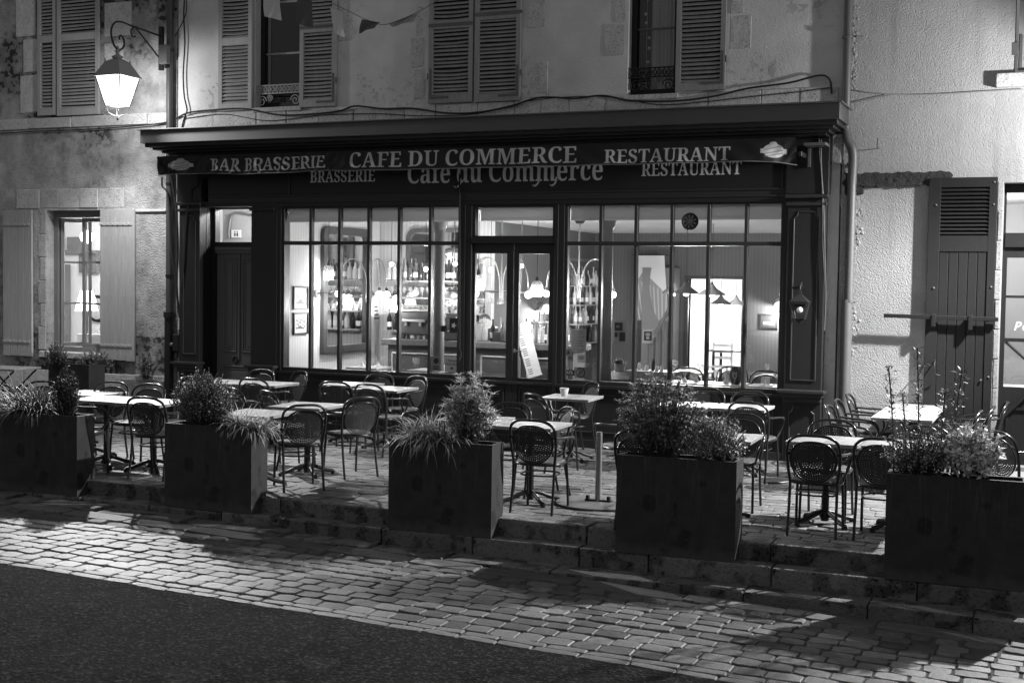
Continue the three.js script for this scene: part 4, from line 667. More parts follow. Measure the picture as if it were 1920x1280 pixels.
for (const a of [
  [211, 715, .2, 'chair facing the street across the left tables, in front of the wall planter'],
  [281, 719, .1, 'chair facing the street beside the left downpipe foot'],
  [270, 743, P_ + .15, 'chair back in the gap between first and second planters'],
  [104, 734, 1.75, `armchair turned sideways behind the ${B1}`],
  [18, 721, P_ - .3, 'chair back at the far left edge by the folding table'],
  [80, 714, .3, 'chair half hidden behind the grass of the first planter'],
  [362, 704, 1.1, 'chair beside the side-door pilaster behind the rounded bush'],
  [473, 708, P_, 'chair back before the tables by the dark side door'],
  [491, 692, 0, 'chair against the front, below the second pilaster by the side door'],
  [564, 695, -.5, 'chair at the end of the side-door tables, under the left window corner'],
  [436, 726, P_ - .5, 'chair back poking out right above the rounded bush'],
  [500, 731, P_ - .55, 'chair with pale-lit back above the bright grass clump'],
  [627, 714, P_ + .1, 'chair back at the left table under the left shop window'],
  [690, 719, P_ - .12, 'chair back beside it, at the table by the double door'],
  [713, 700, 0, 'chair against the stall under the left window, facing the street'],
  [784, 704, -.4, 'chair against the stall just left of the double door'],
  [572, 757, -2.35, 'lit-backed chair by the right side of the second planter'],
  [681, 743, -2.1, 'lit-backed chair alone in the gap before the third planter'],
  [1112, 716, -.8, 'chair at the table with the pot, against the right window'],
  [999, 737, 2.6, 'chair back in front of the double door'],
  [960, 754, .05, 'chair facing the street right of the star-leaved shrub'],
  [1065, 762, -.9, 'armchair turned left between the pot table and front table'],
  [996, 785, P_ + .04, 'front chair back between the third and fourth planters'],
  [1200, 764, -2.3, 'chair mostly hidden behind the tall dark shrub'],
  [1197, 806, P_, `chair back just behind the left end of the ${B4}`],
  [1327, 727, .0, 'chair under the right window, right of the dark shrub'],
  [1408, 733, .0, 'chair under the right window next to the pilaster console'],
  [1402, 752, P_ - .1, 'chair back before the right window tables'],
  [1392, 775, .05, 'chair facing the street behind the small-leaved bush'],
  [1525, 814, P_ + .02, 'front chair back between the fourth and fifth planters'],
  [1563, 786, .0, 'chair across the table from the front right chair'],
  [1652, 820, P_, `chair back cut off by the ${B5}`],
  [1593, 738, P_ / 2, 'chair at the wall row, furthest back by the stucco'], [1572, 748, P_ / 2, 'chair at the wall row, middle by the downpipe'], [1556, 759, P_ / 2, 'chair at the wall row, nearest on the downpipe side'],
  [1836, 769, -P_ / 2, 'chair tilted to the shutter row, nearest of the right side'], [1861, 761, -P_ / 2, 'chair tilted to the shutter row, middle of the right side'], [1886, 753, -P_ / 2 + .05, 'chair tilted by the glazed door, furthest of the right side'],
  [1868, 806, 2.3, 'chair back right of the variegated bush'],
  [1735, 798, .1, 'chair hidden behind the tall stalks of the last planter'],
]) chair(...a);
{
  const p = thing('flower_pot', 'small pale pot standing on the table before the double door', 'pot', [G(1058, 742, .75).x, .75, G(1058, 742, .75).z]);
  part('body', lathe([[0, 0], [.038, 0], [.055, .09], [.048, .09], [.034, .01]], 20), std(.55, .7), p); part('rim', new THREE.TorusGeometry(.052, .005, 8, 20).rotateX(PI / 2).translate(0, .09, 0), std(.5, .7), p);
  const b = thing('parasol_base', 'round flat parasol base with a short steel tube on the terrace', 'parasol base', [-3.97, 0, 3.93]);
  part('base_plate', lathe([[0, .004], [.40, .004], [.41, .012], [.40, .024], [.1, .03], [0, .03]], 40), M.zinc, b); part('tube', [cyl(.03, .03, .64, 0, .03, 0, 16), cyl(.027, .027, .02, 0, .67, 0, 16)], M.steel, b);
  part('clamp', [bx(-.13, .13, .03, .045, -.025, .025, .004), bx(-.12, -.09, .04, .08, -.02, .02, .004), bx(.09, .12, .04, .08, -.02, .02, .004)], M.iron, b);
  const ft = thing('folding_table', 'pale-topped folding iron table by the far left wall', 'table', [-14.15, 0, 1.15], .1);
  part('tabletop', bx(-.45, .45, .72, .75, -.3, .3, .006), M.tabletop, ft);
  for (const [a, c] of [[-.4, .4], [.4, -.4]]) for (const z of [-.25, .25]) part('leg', bar([a, 0, z], [c, .72, z], .014, 8), M.iron, ft);
  const dr = thing('drain_cover', 'round iron drain cover in the paving by the right tables', 'drain cover', [G(1450, 902, 0).x, .006, G(1450, 902, 0).z]); part('cover', cyl(.16, .16, .012, 0, 0, 0, 28), M.iron, dr); part('ring', new THREE.TorusGeometry(.17, .01, 6, 28).rotateX(PI / 2).translate(0, .006, 0), M.zinc, dr);
}
// ---------------------------------------------------------------- planter boxes
let planter0;
function planter(x, z, y, turn, label) {
  let o;
  if (!planter0) {
    o = planter0 = thing('planter_box', label, 'planter');
    const w = .505, d = .135, H = .81, t = .012;                           // open box, its lower back edge cut away to clear the step
    const side = new THREE.Shape([[-d, .19], [-d + .09, 0], [d, 0], [d, H], [-d, H]].map(p => new THREE.Vector2(...p)));
    const end = x => { const g = new THREE.ExtrudeGeometry(side, { depth: t, bevelEnabled: false }); g.rotateY(-PI / 2); g.translate(x, 0, 0); return wuv(g); };
    // shape's x runs along z after the turn
    part('panel', [end(-w + t), end(w), bx(-w + t, w - t, .0, H, d - t, d), bx(-w + t, w - t, .19, H, -d, -d + t)], M.planter, o);
    part('rim', [bx(-w, w, H + .001, H + .008, d - .035, d), bx(-w, w, H + .001, H + .008, -d, -d + .035), bx(-w, -w + .035, H + .001, H + .008, -d + .035, d - .035), bx(w - .035, w, H + .001, H + .008, -d + .035, d - .035)], M.planter, o);
    const sg_ = new THREE.PlaneGeometry(2 * w - .03, 2 * d - .03, 24, 8).rotateX(-PI / 2), p = sg_.attributes.position; for (let i = 0; i < p.count; i++) p.setY(i, H - .075 + .02 * Math.sin(p.getX(i) * 21) * Math.sin(p.getZ(i) * 33)); sg_.computeVertexNormals(); part('soil', sg_, M.soil, o);
  } else { o = planter0.clone(); o.name = numbered('planter_box'); scene.add(o); }
  o.position.set(x, y, z); o.rotation.y = turn; o.userData = { label, category: 'planter', group: 'tall dark box planters lining the terrace' };
  return o;
}
planter(-9.62, 5.115, -.145, .03, 'dark box planter holding an arching grass and a dark upright shrub');
planter(-7.50, 5.115, -.145, .0, 'dark box planter holding a rounded bush and a bright spiky grass');
planter(-5.01, 5.115, -.145, .02, 'dark box planter holding a drooping grass and a star-leaved shrub');
planter(-2.85, 5.115, -.145, .02, 'dark box planter holding a tall dark shrub and a small-leaved bush');
planter(-.67, 5.115, -.145, .03, 'dark box planter holding tall flower stalks and a variegated bush');
planter(-13.25, .62, .0, -.25, 'dark box planter standing by the left house window');

// ---------------------------------------------------------------- plants: thousands of small leaves
function leafMesh(name, parent, list, m) {                 // list: [position, direction, length, width, tone, bend]
  const pos = [], col = [], up = V(0, 1, 0), a = V(), b = V(), s = V(), d = V(), n = V();
  const T = (p, q, r, c) => { pos.push(p.x, p.y, p.z, q.x, q.y, q.z, r.x, r.y, r.z); for (let k = 0; k < 3; k++) col.push(c, c, c); };
  for (const [p, dir, L, w, tone, bend = 0, segs = 2, roll = 0] of list) {
    d.copy(dir).normalize(); s.crossVectors(d, Math.abs(d.y) > .95 ? V(1, 0, 0) : up).normalize(); if (roll) s.applyAxisAngle(d, roll); n.crossVectors(s, d).normalize();
    let prevL = p.clone().addScaledVector(s, -w * .12), prevR = p.clone().addScaledVector(s, w * .12), c = p.clone(), dd = d.clone();
    for (let k = 1; k <= segs; k++) {
      dd.y -= bend / segs; dd.normalize(); c.addScaledVector(dd, L / segs); const t = k / segs, ww = w * .5 * (t < 1 ? Math.sin(PI * Math.min(.9, t * .85 + .1)) : 0);
      const l = c.clone().addScaledVector(s, -ww).addScaledVector(n, ww * .35), r = c.clone().addScaledVector(s, ww).addScaledVector(n, ww * .35);
      if (t < 1) { T(prevL, prevR, r, tone); T(prevL, r, l, tone); prevL = l; prevR = r; } else T(prevL, prevR, c.clone(), tone);
    }
  }
  const g = new THREE.BufferGeometry(); g.setAttribute('position', new THREE.Float32BufferAttribute(pos, 3)); g.setAttribute('color', new THREE.Float32BufferAttribute(col, 3)); g.computeVertexNormals();
  const o = new THREE.Mesh(g, m); o.name = name; o.castShadow = o.receiveShadow = true; parent.add(o); return o;
}
const leafMat = std(1, .55, { side: THREE.DoubleSide, vertexColors: true });
const onSphere = () => { const u = rr(-1, 1), a = rr(0, 2 * PI), k = Math.sqrt(1 - u * u); return V(k * Math.cos(a), u, k * Math.sin(a)); };
function bush(label, pos, rx, ry, rz, o = {}) {           // twigs from a base point, leaves along each twig
  const t = thing('shrub', label, 'plant', pos), L = [], twigs = [], n = o.twigs ?? 60, [a, b] = o.tone ?? [.05, .11], size = o.size ?? .04, wd = o.width ?? .5;
  for (let i = 0; i < n; i++) {
    const q = onSphere(); q.y = Math.abs(q.y) * 1.0 - (o.low ?? .1); const r = Math.pow(rnd(), .45), tip = V(q.x * rx * r, Math.max(-.03, ry * (o.lift ?? .45) + q.y * ry * .6 * r + rr(-.03, .05)), q.z * rz * r), base = V(q.x * rx * .18, -.05, q.z * rz * .2), mid = base.clone().lerp(tip, .55).add(V(rr(-.03, .03), rr(0, .06), rr(-.03, .03)));
    twigs.push(tube([base, mid, tip], .0028, 5, 4));
    const curve = new THREE.CatmullRomCurve3([base, mid, tip]), k = o.leaves ?? 16;
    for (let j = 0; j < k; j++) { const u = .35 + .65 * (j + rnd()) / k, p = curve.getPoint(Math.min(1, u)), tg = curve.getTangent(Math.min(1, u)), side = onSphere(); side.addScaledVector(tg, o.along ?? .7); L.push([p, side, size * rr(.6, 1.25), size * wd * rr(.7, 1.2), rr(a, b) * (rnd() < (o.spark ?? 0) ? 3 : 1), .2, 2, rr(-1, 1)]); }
    if (o.rosette) for (let j = 0; j < 9; j++) { const an = j / 9 * 2 * PI, dir = V(Math.cos(an), rr(.1, .9), Math.sin(an)); L.push([tip, dir, size * rr(1, 1.5), size * wd, rr(b, b * 1.3), .3, 3]); }
  }
  part('stem', twigs, std(.05, .8), t); leafMesh('foliage', t, L, leafMat); return t;
}
function grass(label, pos, n, len, o = {}) {
  const t = thing('grass_plant', label, 'plant', pos), L = [], [a, b] = o.tone ?? [.07, .16];
  for (let i = 0; i < n; i++) { const an = rr(0, 2 * PI), lean = rr(.15, 1.0), dir = V(Math.cos(an) * lean, 1, Math.sin(an) * lean * .8); L.push([V(rr(-.1, .1) * (o.sx ?? 1), rr(-.03, .02), rr(-.06, .06)), dir, len * rr(.6, 1.25), rr(.007, .012) * (o.w ?? 1), rr(a, b), rr(1.0, 2.6) * (o.droop ?? 1), 7]); }
  leafMesh('blade', t, L, leafMat).userData.kind = 'stuff'; return t;
}
function stalks(label, pos, list, o = {}) {
  const t = thing('stalk_plant', label, 'plant', pos);
  for (const [dx, h, lean, fat] of list) {
    const L = [], top = V(dx + lean, h, rr(-.03, .03)), c = new THREE.CatmullRomCurve3([V(dx, -.05, 0), V(dx + lean * .3, h * .5, rr(-.02, .02)), top]);
    const st = part('stem', tube(c.getPoints(6), .006, 20, 6), std(.05, .7), t);
    for (let j = 0; j < 150; j++) { const u = 1 - .55 * Math.pow(rnd(), 1.1), p = c.getPoint(u), q = onSphere(); q.y += .5; L.push([p.add(V(q.x * fat * rr(0, .6), 0, q.z * fat * rr(0, .6))), q, fat * rr(.35, .8), fat * .2, rr(.12, .3), .2, 2, rr(-1, 1)]); }
    for (let j = 0; j < 40; j++) { const p = c.getPoint(rr(.05, .45)), q = onSphere(); q.y -= .3; L.push([p, q, .03, .006, rr(.04, .09), .5, 2]); }
    leafMesh('foliage', st, L, leafMat);
  }
  return t;
}
const top5 = (px, y = .62, z = 5.11) => [WX(px, 790, z), y, z];
grass('arching dark grass spilling over the first planter', top5(55), 620, .42, { tone: [.08, .2], sx: 2.2 });
bush('dense dark upright shrub in the first planter', top5(124), .17, .66, .14, { twigs: 190, leaves: 24, size: .026, tone: [.03, .07], lift: .3 });
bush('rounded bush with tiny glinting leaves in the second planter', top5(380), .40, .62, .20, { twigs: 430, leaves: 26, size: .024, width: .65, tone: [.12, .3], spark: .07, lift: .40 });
grass('bright spiky grass tumbling over the second planter', top5(462), 460, .28, { tone: [.22, .52], w: 1.3, sx: 1.9, droop: 1.1 });
grass('drooping grass at the left of the third planter', top5(808), 800, .36, { tone: [.16, .42], sx: 2.0, droop: 1.15 });
bush('pale star-leaved shrub on the right of the third planter', top5(880), .27, .78, .17, { twigs: 120, leaves: 30, size: .055, width: .25, tone: [.26, .55], rosette: true, along: .9, lift: .34 });
bush('tall dark shrub filling the left of the fourth planter', top5(1240), .42, .84, .2, { twigs: 250, leaves: 24, size: .034, width: .36, tone: [.13, .34], along: 1, lift: .36, rosette: true });
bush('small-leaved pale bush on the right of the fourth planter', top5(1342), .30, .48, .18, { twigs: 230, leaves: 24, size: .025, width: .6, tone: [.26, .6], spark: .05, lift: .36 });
stalks('tall flower stalks at the left of the last planter', top5(1722), [[-.17, .86, -.06, .06], [-.08, .66, -.04, .045], [.01, 1.02, -.03, .052], [.17, .70, .02, .075], [.25, .86, .06, .075]]);
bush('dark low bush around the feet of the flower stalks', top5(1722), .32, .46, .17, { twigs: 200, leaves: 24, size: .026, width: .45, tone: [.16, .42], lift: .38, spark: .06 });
bush('variegated bright bush at the right of the last planter', top5(1825), .25, .46, .17, { twigs: 150, leaves: 24, size: .058, width: .5, tone: [.55, .95], lift: .44 });
bush('small twiggy shrub in the planter by the left house', [-13.55, .72, .68], .24, .42, .14, { twigs: 100, leaves: 18, size: .032, tone: [.08, .2], spark: .05 });
bush('loose low shrub in the right of the planter by the left house', [-12.98, .70, .55], .36, .36, .15, { twigs: 130, leaves: 18, size: .034, tone: [.1, .24], spark: .05, lift: .35 });
bush('weedy creeper at the foot of the mottled wall by the downpipe', [-12.5, .62, -.02], .26, .42, .05, { twigs: 36, leaves: 10, size: .035, tone: [.05, .12], lift: .3 });

// ---------------------------------------------------------------- inside the cafe
const FL = .1, CE = 3.05, BZ = -7.8, XL = -10.2, XR = -2.7, BARZ = -3.0, XC = -8.2, DX0 = WX(1291, 600, BZ), DX1 = WX(1391, 600, BZ), DY = WY(1340, 523, BZ);
const stripes = (() => { const n = 256; return tex(n, i => { const x = i % n; return .92 + .08 * Math.sin(x / n * 2 * PI * 8) + .05 * (nA[(i * 3) % (N * N)] - .5); }, .55, true); })();
M.paleWall = std(.54, .8, { map: stripes }); M.greyWall = std(.095, .75, { map: stripes }); M.ceiling = std(.78, .85); M.roomFloor = std(.12, .5, { map: woodMap });
struct('room_floor', [bx(-12, XR + .1, -.02, FL, BZ - 5, -.14)], M.roomFloor);
struct('room_ceiling', bx(XL - .4, XR + .3, CE, CE + .15, BZ - 5, -.18), M.ceiling);
struct('room_wall', [bx(XL - .12, XL, FL, CE, BARZ, -.17), bx(XL - .12, XC, FL, CE, BARZ - .12, BARZ)], M.paleWall);
struct('room_wall', [bx(XC - .12, XC, FL, CE, BZ, BARZ - .121), bx(XR, XR + .12, FL, CE, BZ, -.17), bx(XC - .12, DX0, FL, CE, BZ - .15, BZ), bx(DX1, XR + .12, FL, CE, BZ - .15, BZ), bx(DX0, DX1, DY, CE, BZ - .15, BZ)], M.greyWall);
struct('room_wall', [bx(-7.2, -7.1, FL, CE, BZ - 4.2, BZ - .16), bx(-2.6, -2.5, FL, CE, BZ - 4.2, BZ - .16), bx(-7.2, -2.5, FL, CE, BZ - 4.3, BZ - 4.2)], std(.8, .8));
part('door_frame', [bx(DX0 - .08, DX0, FL, DY + .06, BZ - .14, BZ + .03), bx(DX1, DX1 + .08, FL, DY + .06, BZ - .14, BZ + .03), bx(DX0, DX1, DY - .002, DY + .06, BZ - .14, BZ + .03)], M.paint); scene.children[scene.children.length - 1].userData.kind = 'structure';
// hallway behind the fanlight of the side door
struct('hall_wall', [bx(-12.3, -12.2, FL, 3.6, -1.6, -.4), bx(-12.2, XL - .13, FL, 3.6, -1.6, -1.5), bx(-12.3, XL - .13, 3.5, 3.6, -1.5, -.4), bx(-11.5, XL - .13, 3.13, 3.5, -.4, -.34)], std(.45, .85, { map: M.cafeWall.map }));
struct('hall_wall', [bx(XL - .2, XL - .125, FL, 3.5, -1.5, -.36)], std(.7, .8));
{
  const s = thing('notice', 'small white notice with two figures seen through the fanlight', 'sign', [...W(443, 438, -1.49).toArray()]);
  part('plate', bx(-.09, .09, -.06, .06, 0, .01), M.white, s); part('figure', [-.022, .022].flatMap(x => [new THREE.SphereGeometry(.012, 8, 6).scale(1, 1, .3).translate(x, .03, .012), bx(x - .014, x + .014, -.04, .012, .01, .014)]), M.black, s);
  const cb = thing('hall_pipe', 'bent dark pipe on the hallway wall behind the fanlight', 'pipe', [0, 0, 0]); part('pipe', tube([W(428, 446, -1.47), W(429, 425, -1.47), W(433, 405, -1.47), W(442, 398, -1.47), W(474, 402, -1.47)], .02, 30, 6), M.sideDoor, cb);
  const hl = thing('hall_lamp', 'bare bulb lamp lighting the hallway behind the side door', 'lamp', [-10.8, 3.25, -.95]); part('rose', cyl(.06, .05, .04, 0, .16, 0, 14), M.white, hl); part('bulb', new THREE.SphereGeometry(.05, 12, 8).translate(0, .1, 0), new THREE.MeshStandardMaterial({ color: grey(.9), emissive: grey(1), emissiveIntensity: 5 }), hl); const p = new THREE.PointLight(0xffffff, 7 * ROOM, 0, 2); p.castShadow = true; p.position.y = .04; hl.add(p);
}
// cast iron columns
for (const [px, label] of [[823, 'slender iron column behind the last left window panes'], [1137, 'slender iron column behind the first right window panes']]) { const x = WX(px, 560, -.62), c = thing('iron_column', label, 'column', [x, FL, -.62]); part('shaft', cyl(.085, .075, 2.8, 0, .12, 0, 24), M.sideDoor, c); part('base', lathe([[.14, 0], [.14, .05], [.11, .08], [.1, .12], [.085, .14]], 24), M.sideDoor, c); part('capital', lathe([[.075, 2.7], [.1, 2.75], [.13, 2.85], [.15, 2.86], [.15, 2.94]], 24), M.sideDoor, c); }
// bar counter
{
  const b = thing('bar_counter', 'long panelled bar counter with a pale stone top', 'counter', [0, 0, 0]), x0 = -9.35, x1 = -6.35, z0 = -2.25, z1 = -1.75;
  part('top', bx(x0 - .08, x1 + .08, 1.12, 1.21, z0 - .05, z1 + .08, .012), std(.5, .3, { map: settMap }), b); part('front', bx(x0, x1, FL, 1.12, z0, z1), std(.07, .5), b);
  for (let k = 0; k < 4; k++) { const a = x0 + .08 + k * .74, c = a + .62; part('panel_moulding', [bar([a, .35, z1 + .005], [c, .35, z1 + .005], .016, 6), bar([a, 1.0, z1 + .005], [c, 1.0, z1 + .005], .016, 6), bar([a, .35, z1 + .005], [a, 1.0, z1 + .005], .016, 6), bar([c, .35, z1 + .005], [c, 1.0, z1 + .005], .016, 6)], std(.45, .5), b); }
  const sh = thing('bar_shelves', 'wall shelves of bottles and glasses behind the bar', 'shelf', [0, 0, 0]);
  for (const [y, a, c] of [[2.10, -9.95, -8.3], [1.83, -9.95, -8.3], [1.60, -9.95, -8.3], [1.3, -9.95, -8.3]]) part('board', bx(a, c, y - .025, y, BARZ + .002, BARZ + .28), std(.3, .5), sh);
  part('mirror_glass', bx(-9.95, -8.3, 1.32, 2.0, BARZ + .001, BARZ + .008), std(.75, .05, { metalness: 1 }), sh);
}
const bottleG = [lathe([[0, 0], [.037, 0], [.04, .01], [.04, .18], [.034, .21], [.015, .25], [.013, .31], [.016, .315], [.016, .33], [0, .33]], 12), lathe([[0, 0], [.042, 0], [.045, .02], [.046, .15], [.03, .2], [.014, .23], [.014, .28], [0, .285]], 12), lathe([[0, 0], [.033, 0], [.034, .2], [.012, .26], [.012, .34], [.015, .35], [0, .352]], 12)];
const bottleM = [std(.02, .1), std(.25, .12), std(.5, .15), std(.08, .1), std(.6, .3)];
const labelG = lathe([[.0465, .05], [.0465, .13]], 12);
function bottle(x, y, z, where) { const k = rnd() * 3 | 0, o = thing('bottle', where, 'bottle', [x, y, z], rr(0, 6), where); part('body', bottleG[k], bottleM[rnd() * 5 | 0], o); part('paper_label', labelG, M.white, o).scale.set(k === 2 ? .76 : .91, 1, k === 2 ? .76 : .91); return o; }
for (let k = 0; k < 34; k++) bottle(-9.92 + k * .049, 2.10, BARZ + (k % 2 ? .08 : .2) + rr(-.02, .02), 'bottle on the top bar shelf');
for (let k = 0; k < 30; k++) bottle(-9.9 + k * .054, 1.3, BARZ + (k % 2 ? .08 : .2) + rr(-.02, .02), 'bottle on the lowest bar shelf');
const wineG = lathe([[.03, 0], [.03, .003], [.004, .008], [.004, .07], [.02, .085], [.034, .12], [.03, .165]], 12), tumblerG = lathe([[.0, .004], [.028, 0], [.034, .1], [.032, .1], [.026, .008]], 12);
function glass(x, y, z, label, tall) { const o = tag(part(tall ? 'wine_glass' : 'tumbler', tall ? wineG : tumblerG, M.drinkGlass), label, 'glass', label); o.position.set(x, y, z); return o; }
for (let k = 0; k < 30; k++) glass(-9.91 + k * .054, 1.83, BARZ + .08 + (k % 2) * .12, 'wine glass on the middle bar shelf', true);
for (let k = 0; k < 30; k++) glass(-9.91 + k * .054, 1.60, BARZ + .08 + (k % 2) * .12, 'tumbler on the shelf above the lowest bottles', false);
// pictures, mirror, clock
const print1 = s => canvas(96, 128, (c) => { c.fillStyle = sg(.6); c.fillRect(0, 0, 96, 128); c.fillStyle = sg(.35); c.fillRect(10, 12, 76, 70); c.fillStyle = sg(.12); for (let i = 0; i < 26; i++) { const x = 12 + (i * 37 + s * 13) % 70, y = 20 + (i * 53 + s * 29) % 78; c.fillRect(x, y, 4 + (i * 7) % 12, 3 + (i * 5) % 14); } c.fillStyle = sg(.05); c.beginPath(); c.moveTo(10, 100); c.lineTo(48, 70 + s * 8); c.lineTo(86, 104); c.closePath(); c.fill(); });
for (const [ya, yb, s, label] of [[536, 580, 0, 'upper framed print on the pale wall inside the left window'], [586, 626, 1, 'lower framed print on the pale wall inside the left window']]) {
  // on the side wall x = XL: find the place where those lines of sight meet it
  const hit = (px, py) => { const d = ray(px, py), t = (XL - CAM.x) / d.x; return CAM.clone().addScaledVector(d, t); };
  const a = hit(548, ya), b = hit(575, yb), f = thing('framed_print', label, 'picture', [XL, (a.y + b.y) / 2, (a.z + b.z) / 2], PI / 2), w = Math.abs(a.z - b.z) / 2, h = Math.abs(a.y - b.y) / 2;
  part('frame', [bx(-w, w, h - .025, h, .001, .03), bx(-w, w, -h, -h + .025, .001, .03), bx(-w, -w + .025, -h + .025, h - .025, .001, .03), bx(w - .025, w, -h + .025, h - .025, .001, .03)], M.black, f);
  part('print', new THREE.PlaneGeometry(2 * w - .05, 2 * h - .05).translate(0, 0, .012), new THREE.MeshStandardMaterial({ map: print1(s), roughness: .6 }), f);
}
{
  const hit = (px, py) => { const d = ray(px, py), t = (XL - CAM.x) / d.x; return CAM.clone().addScaledVector(d, t); };
  const a = hit(601, 424), b = hit(688, 655), zc = (a.z + b.z) / 2, w = Math.abs(a.z - b.z) / 2, y0 = b.y, y1 = a.y, h = (y1 - y0) / 2;
  const m = thing('wall_mirror', 'tall dark-framed mirror with rounded top on the pale wall', 'mirror', [XL, (y0 + y1) / 2, zc], PI / 2);
  const rr_ = (ww, hh, r, Sh) => { const s = new Sh(); s.moveTo(-ww, -hh); s.lineTo(ww, -hh); s.lineTo(ww, hh - r); s.quadraticCurveTo(ww, hh, ww - r, hh); s.lineTo(-ww + r, hh); s.quadraticCurveTo(-ww, hh, -ww, hh - r); s.closePath(); return s; };
  const s = rr_(w, h, .14, THREE.Shape); s.holes.push(rr_(w - .1, h - .1, .1, THREE.Path)); part('frame', wuv(new THREE.ExtrudeGeometry(s, { depth: .05, bevelEnabled: true, bevelSize: .01, bevelThickness: .01, bevelSegments: 2 }).translate(0, 0, .012)), std(.04, .35), m);
  part('mirror_glass', new THREE.ShapeGeometry(rr_(w - .09, h - .09, .1, THREE.Shape)).translate(0, 0, .015), std(.82, .03, { metalness: 1 }), m);
  const ck = thing('wall_clock', 'large round station clock above the bar shelves', 'clock', [WX(848, 504, BARZ + .03), WY(848, 504, BARZ + .03), BARZ + .002]), dial = canvas(128, 128, (c) => { c.fillStyle = sg(.6); c.fillRect(0, 0, 128, 128); c.strokeStyle = '#111'; c.lineWidth = 4; for (let i = 0; i < 12; i++) { const q = i / 12 * 2 * PI; c.beginPath(); c.moveTo(64 + 44 * Math.cos(q), 64 + 44 * Math.sin(q)); c.lineTo(64 + 58 * Math.cos(q), 64 + 58 * Math.sin(q)); c.stroke(); } c.beginPath(); c.moveTo(64, 64); c.lineTo(64, 26); c.moveTo(64, 64); c.lineTo(88, 76); c.stroke(); });
  part('rim', new THREE.TorusGeometry(.3, .035, 10, 36).translate(0, 0, .04), std(.05, .4), ck); part('dial', new THREE.CircleGeometry(.29, 36).translate(0, 0, .03), new THREE.MeshStandardMaterial({ map: dial, roughness: .5 }), ck);
  const ap = thing('arched_mirror', 'arched mirror above the top bar shelf', 'mirror', [-9.15, 2.62, BARZ + .002]); const as = rr_(.55, .32, .2, THREE.Shape); as.holes.push(rr_(.48, .25, .16, THREE.Path)); part('frame', new THREE.ExtrudeGeometry(as, { depth: .04, bevelEnabled: false }), std(.08, .4), ap); part('mirror_glass', new THREE.ShapeGeometry(rr_(.49, .26, .16, THREE.Shape)).translate(0, 0, .01), std(.8, .04, { metalness: 1 }), ap);
}
// lamps: each a glowing piece and a light
const bulbM = new THREE.MeshStandardMaterial({ color: grey(.9), emissive: grey(1), emissiveIntensity: 7 });
function lampLight(parent, x, y, z, cd) { const p = new THREE.PointLight(0xffffff, cd * ROOM, 0, 2); p.position.set(x, y, z); p.castShadow = true; parent.add(p); }
const shadeM = new THREE.MeshStandardMaterial({ color: grey(.8), roughness: .7, emissive: grey(1), emissiveIntensity: 1.6, side: THREE.DoubleSide });
function sconce(label, pos, turn, cd, len = .45) {
  const s = thing('wall_sconce', label, 'lamp', pos, turn);
  part('mount', cyl(.07, .06, .03, 0, 0, 0, 18).rotateX(PI / 2), M.zinc, s); part('arm', tube([[0, 0, .02], [.02, .02, len * .5], [.03, 0, len]], .008, 16, 6), M.iron, s);
  part('lamp_shade', lathe([[.10, -.14], [.055, .0], [.02, .02]], 18).translate(.03, -.02, len), shadeM, s); part('bulb', new THREE.SphereGeometry(.035, 10, 8).translate(.03, -.09, len), bulbM, s); lampLight(s, .03, -.2, len, cd);
}
{ const hit = (px, py) => { const d = ray(px, py), t = (XL - CAM.x) / d.x; return CAM.clone().addScaledVector(d, t); };
  sconce('cone-shaded sconce on a thin arm beside the tall mirror', hit(592, 550).toArray(), PI / 2, 2.4); sconce('cone-shaded sconce on a thin arm between mirror and bar shelves', hit(695, 552).toArray(), PI / 2, 2.2);
  const h2 = (px, py) => { const d = ray(px, py), t = (XC - CAM.x) / d.x; return CAM.clone().addScaledVector(d, t); };
  sconce('glowing sconce on the dark wall seen through the double door', h2(1003, 570).toArray(), PI / 2, 3, .2); sconce('round-backed sconce on the dark wall right of the iron column', h2(1160, 566).toArray(), PI / 2, 3, .2);
  sconce('glowing sconce over the small picture by the right pilaster', [WX(1461, 566, BZ + .02), WY(1461, 566, BZ), BZ + .002], 0, 4, .25); }
function spider(label, px, py, z, arms, R, cd) {           // ceiling lamp with long curved arms and bare bulbs
  const c = W(px, py, z), s = thing('arc_lamp', label, 'lamp', [c.x, CE, z]), drop = CE - c.y;
  M.brass = std(.3, .35, { metalness: .5 }); part('rose', cyl(.05, .09, .05, 0, -.05, 0, 16), M.iron, s); part('stem', [cyl(.012, .012, drop + .1, 0, -drop - .13, 0, 10), cyl(.03, .04, .06, 0, -drop - .17, 0, 12)], M.brass, s);
  for (let k = 0; k < arms; k++) { const a = k / arms * 2 * PI + .4, x = Math.cos(a), q = Math.sin(a); part('arm', tube([[x * .03, -drop - .12, q * .03], [x * R * .1, -drop + .25, q * R * .1], [x * R * .35, -drop + .46, q * R * .35], [x * R * .68, -drop + .46, q * R * .68], [x * R * .93, -drop + .26, q * R * .93], [x * R, -drop, q * R]], .008, 36, 7), M.brass, s); part('bulb', new THREE.SphereGeometry(.05, 12, 8).translate(x * R, -drop - .05, q * R), bulbM, s); part('socket', cyl(.025, .02, .05, x * R, -drop, q * R, 10), M.iron, s); }
  lampLight(s, 0, -drop - .15, 0, cd);
}
spider('ceiling lamp with arching arms behind the double door', 940, 545, -1.5, 4, .55, 4);
spider('ceiling lamp with arching arms behind the right window corner', 1085, 545, -3.0, 4, .7, 6);
spider('ceiling lamp with arching arms reflected beside the bar', 690, 545, -1.6, 3, .45, 3);
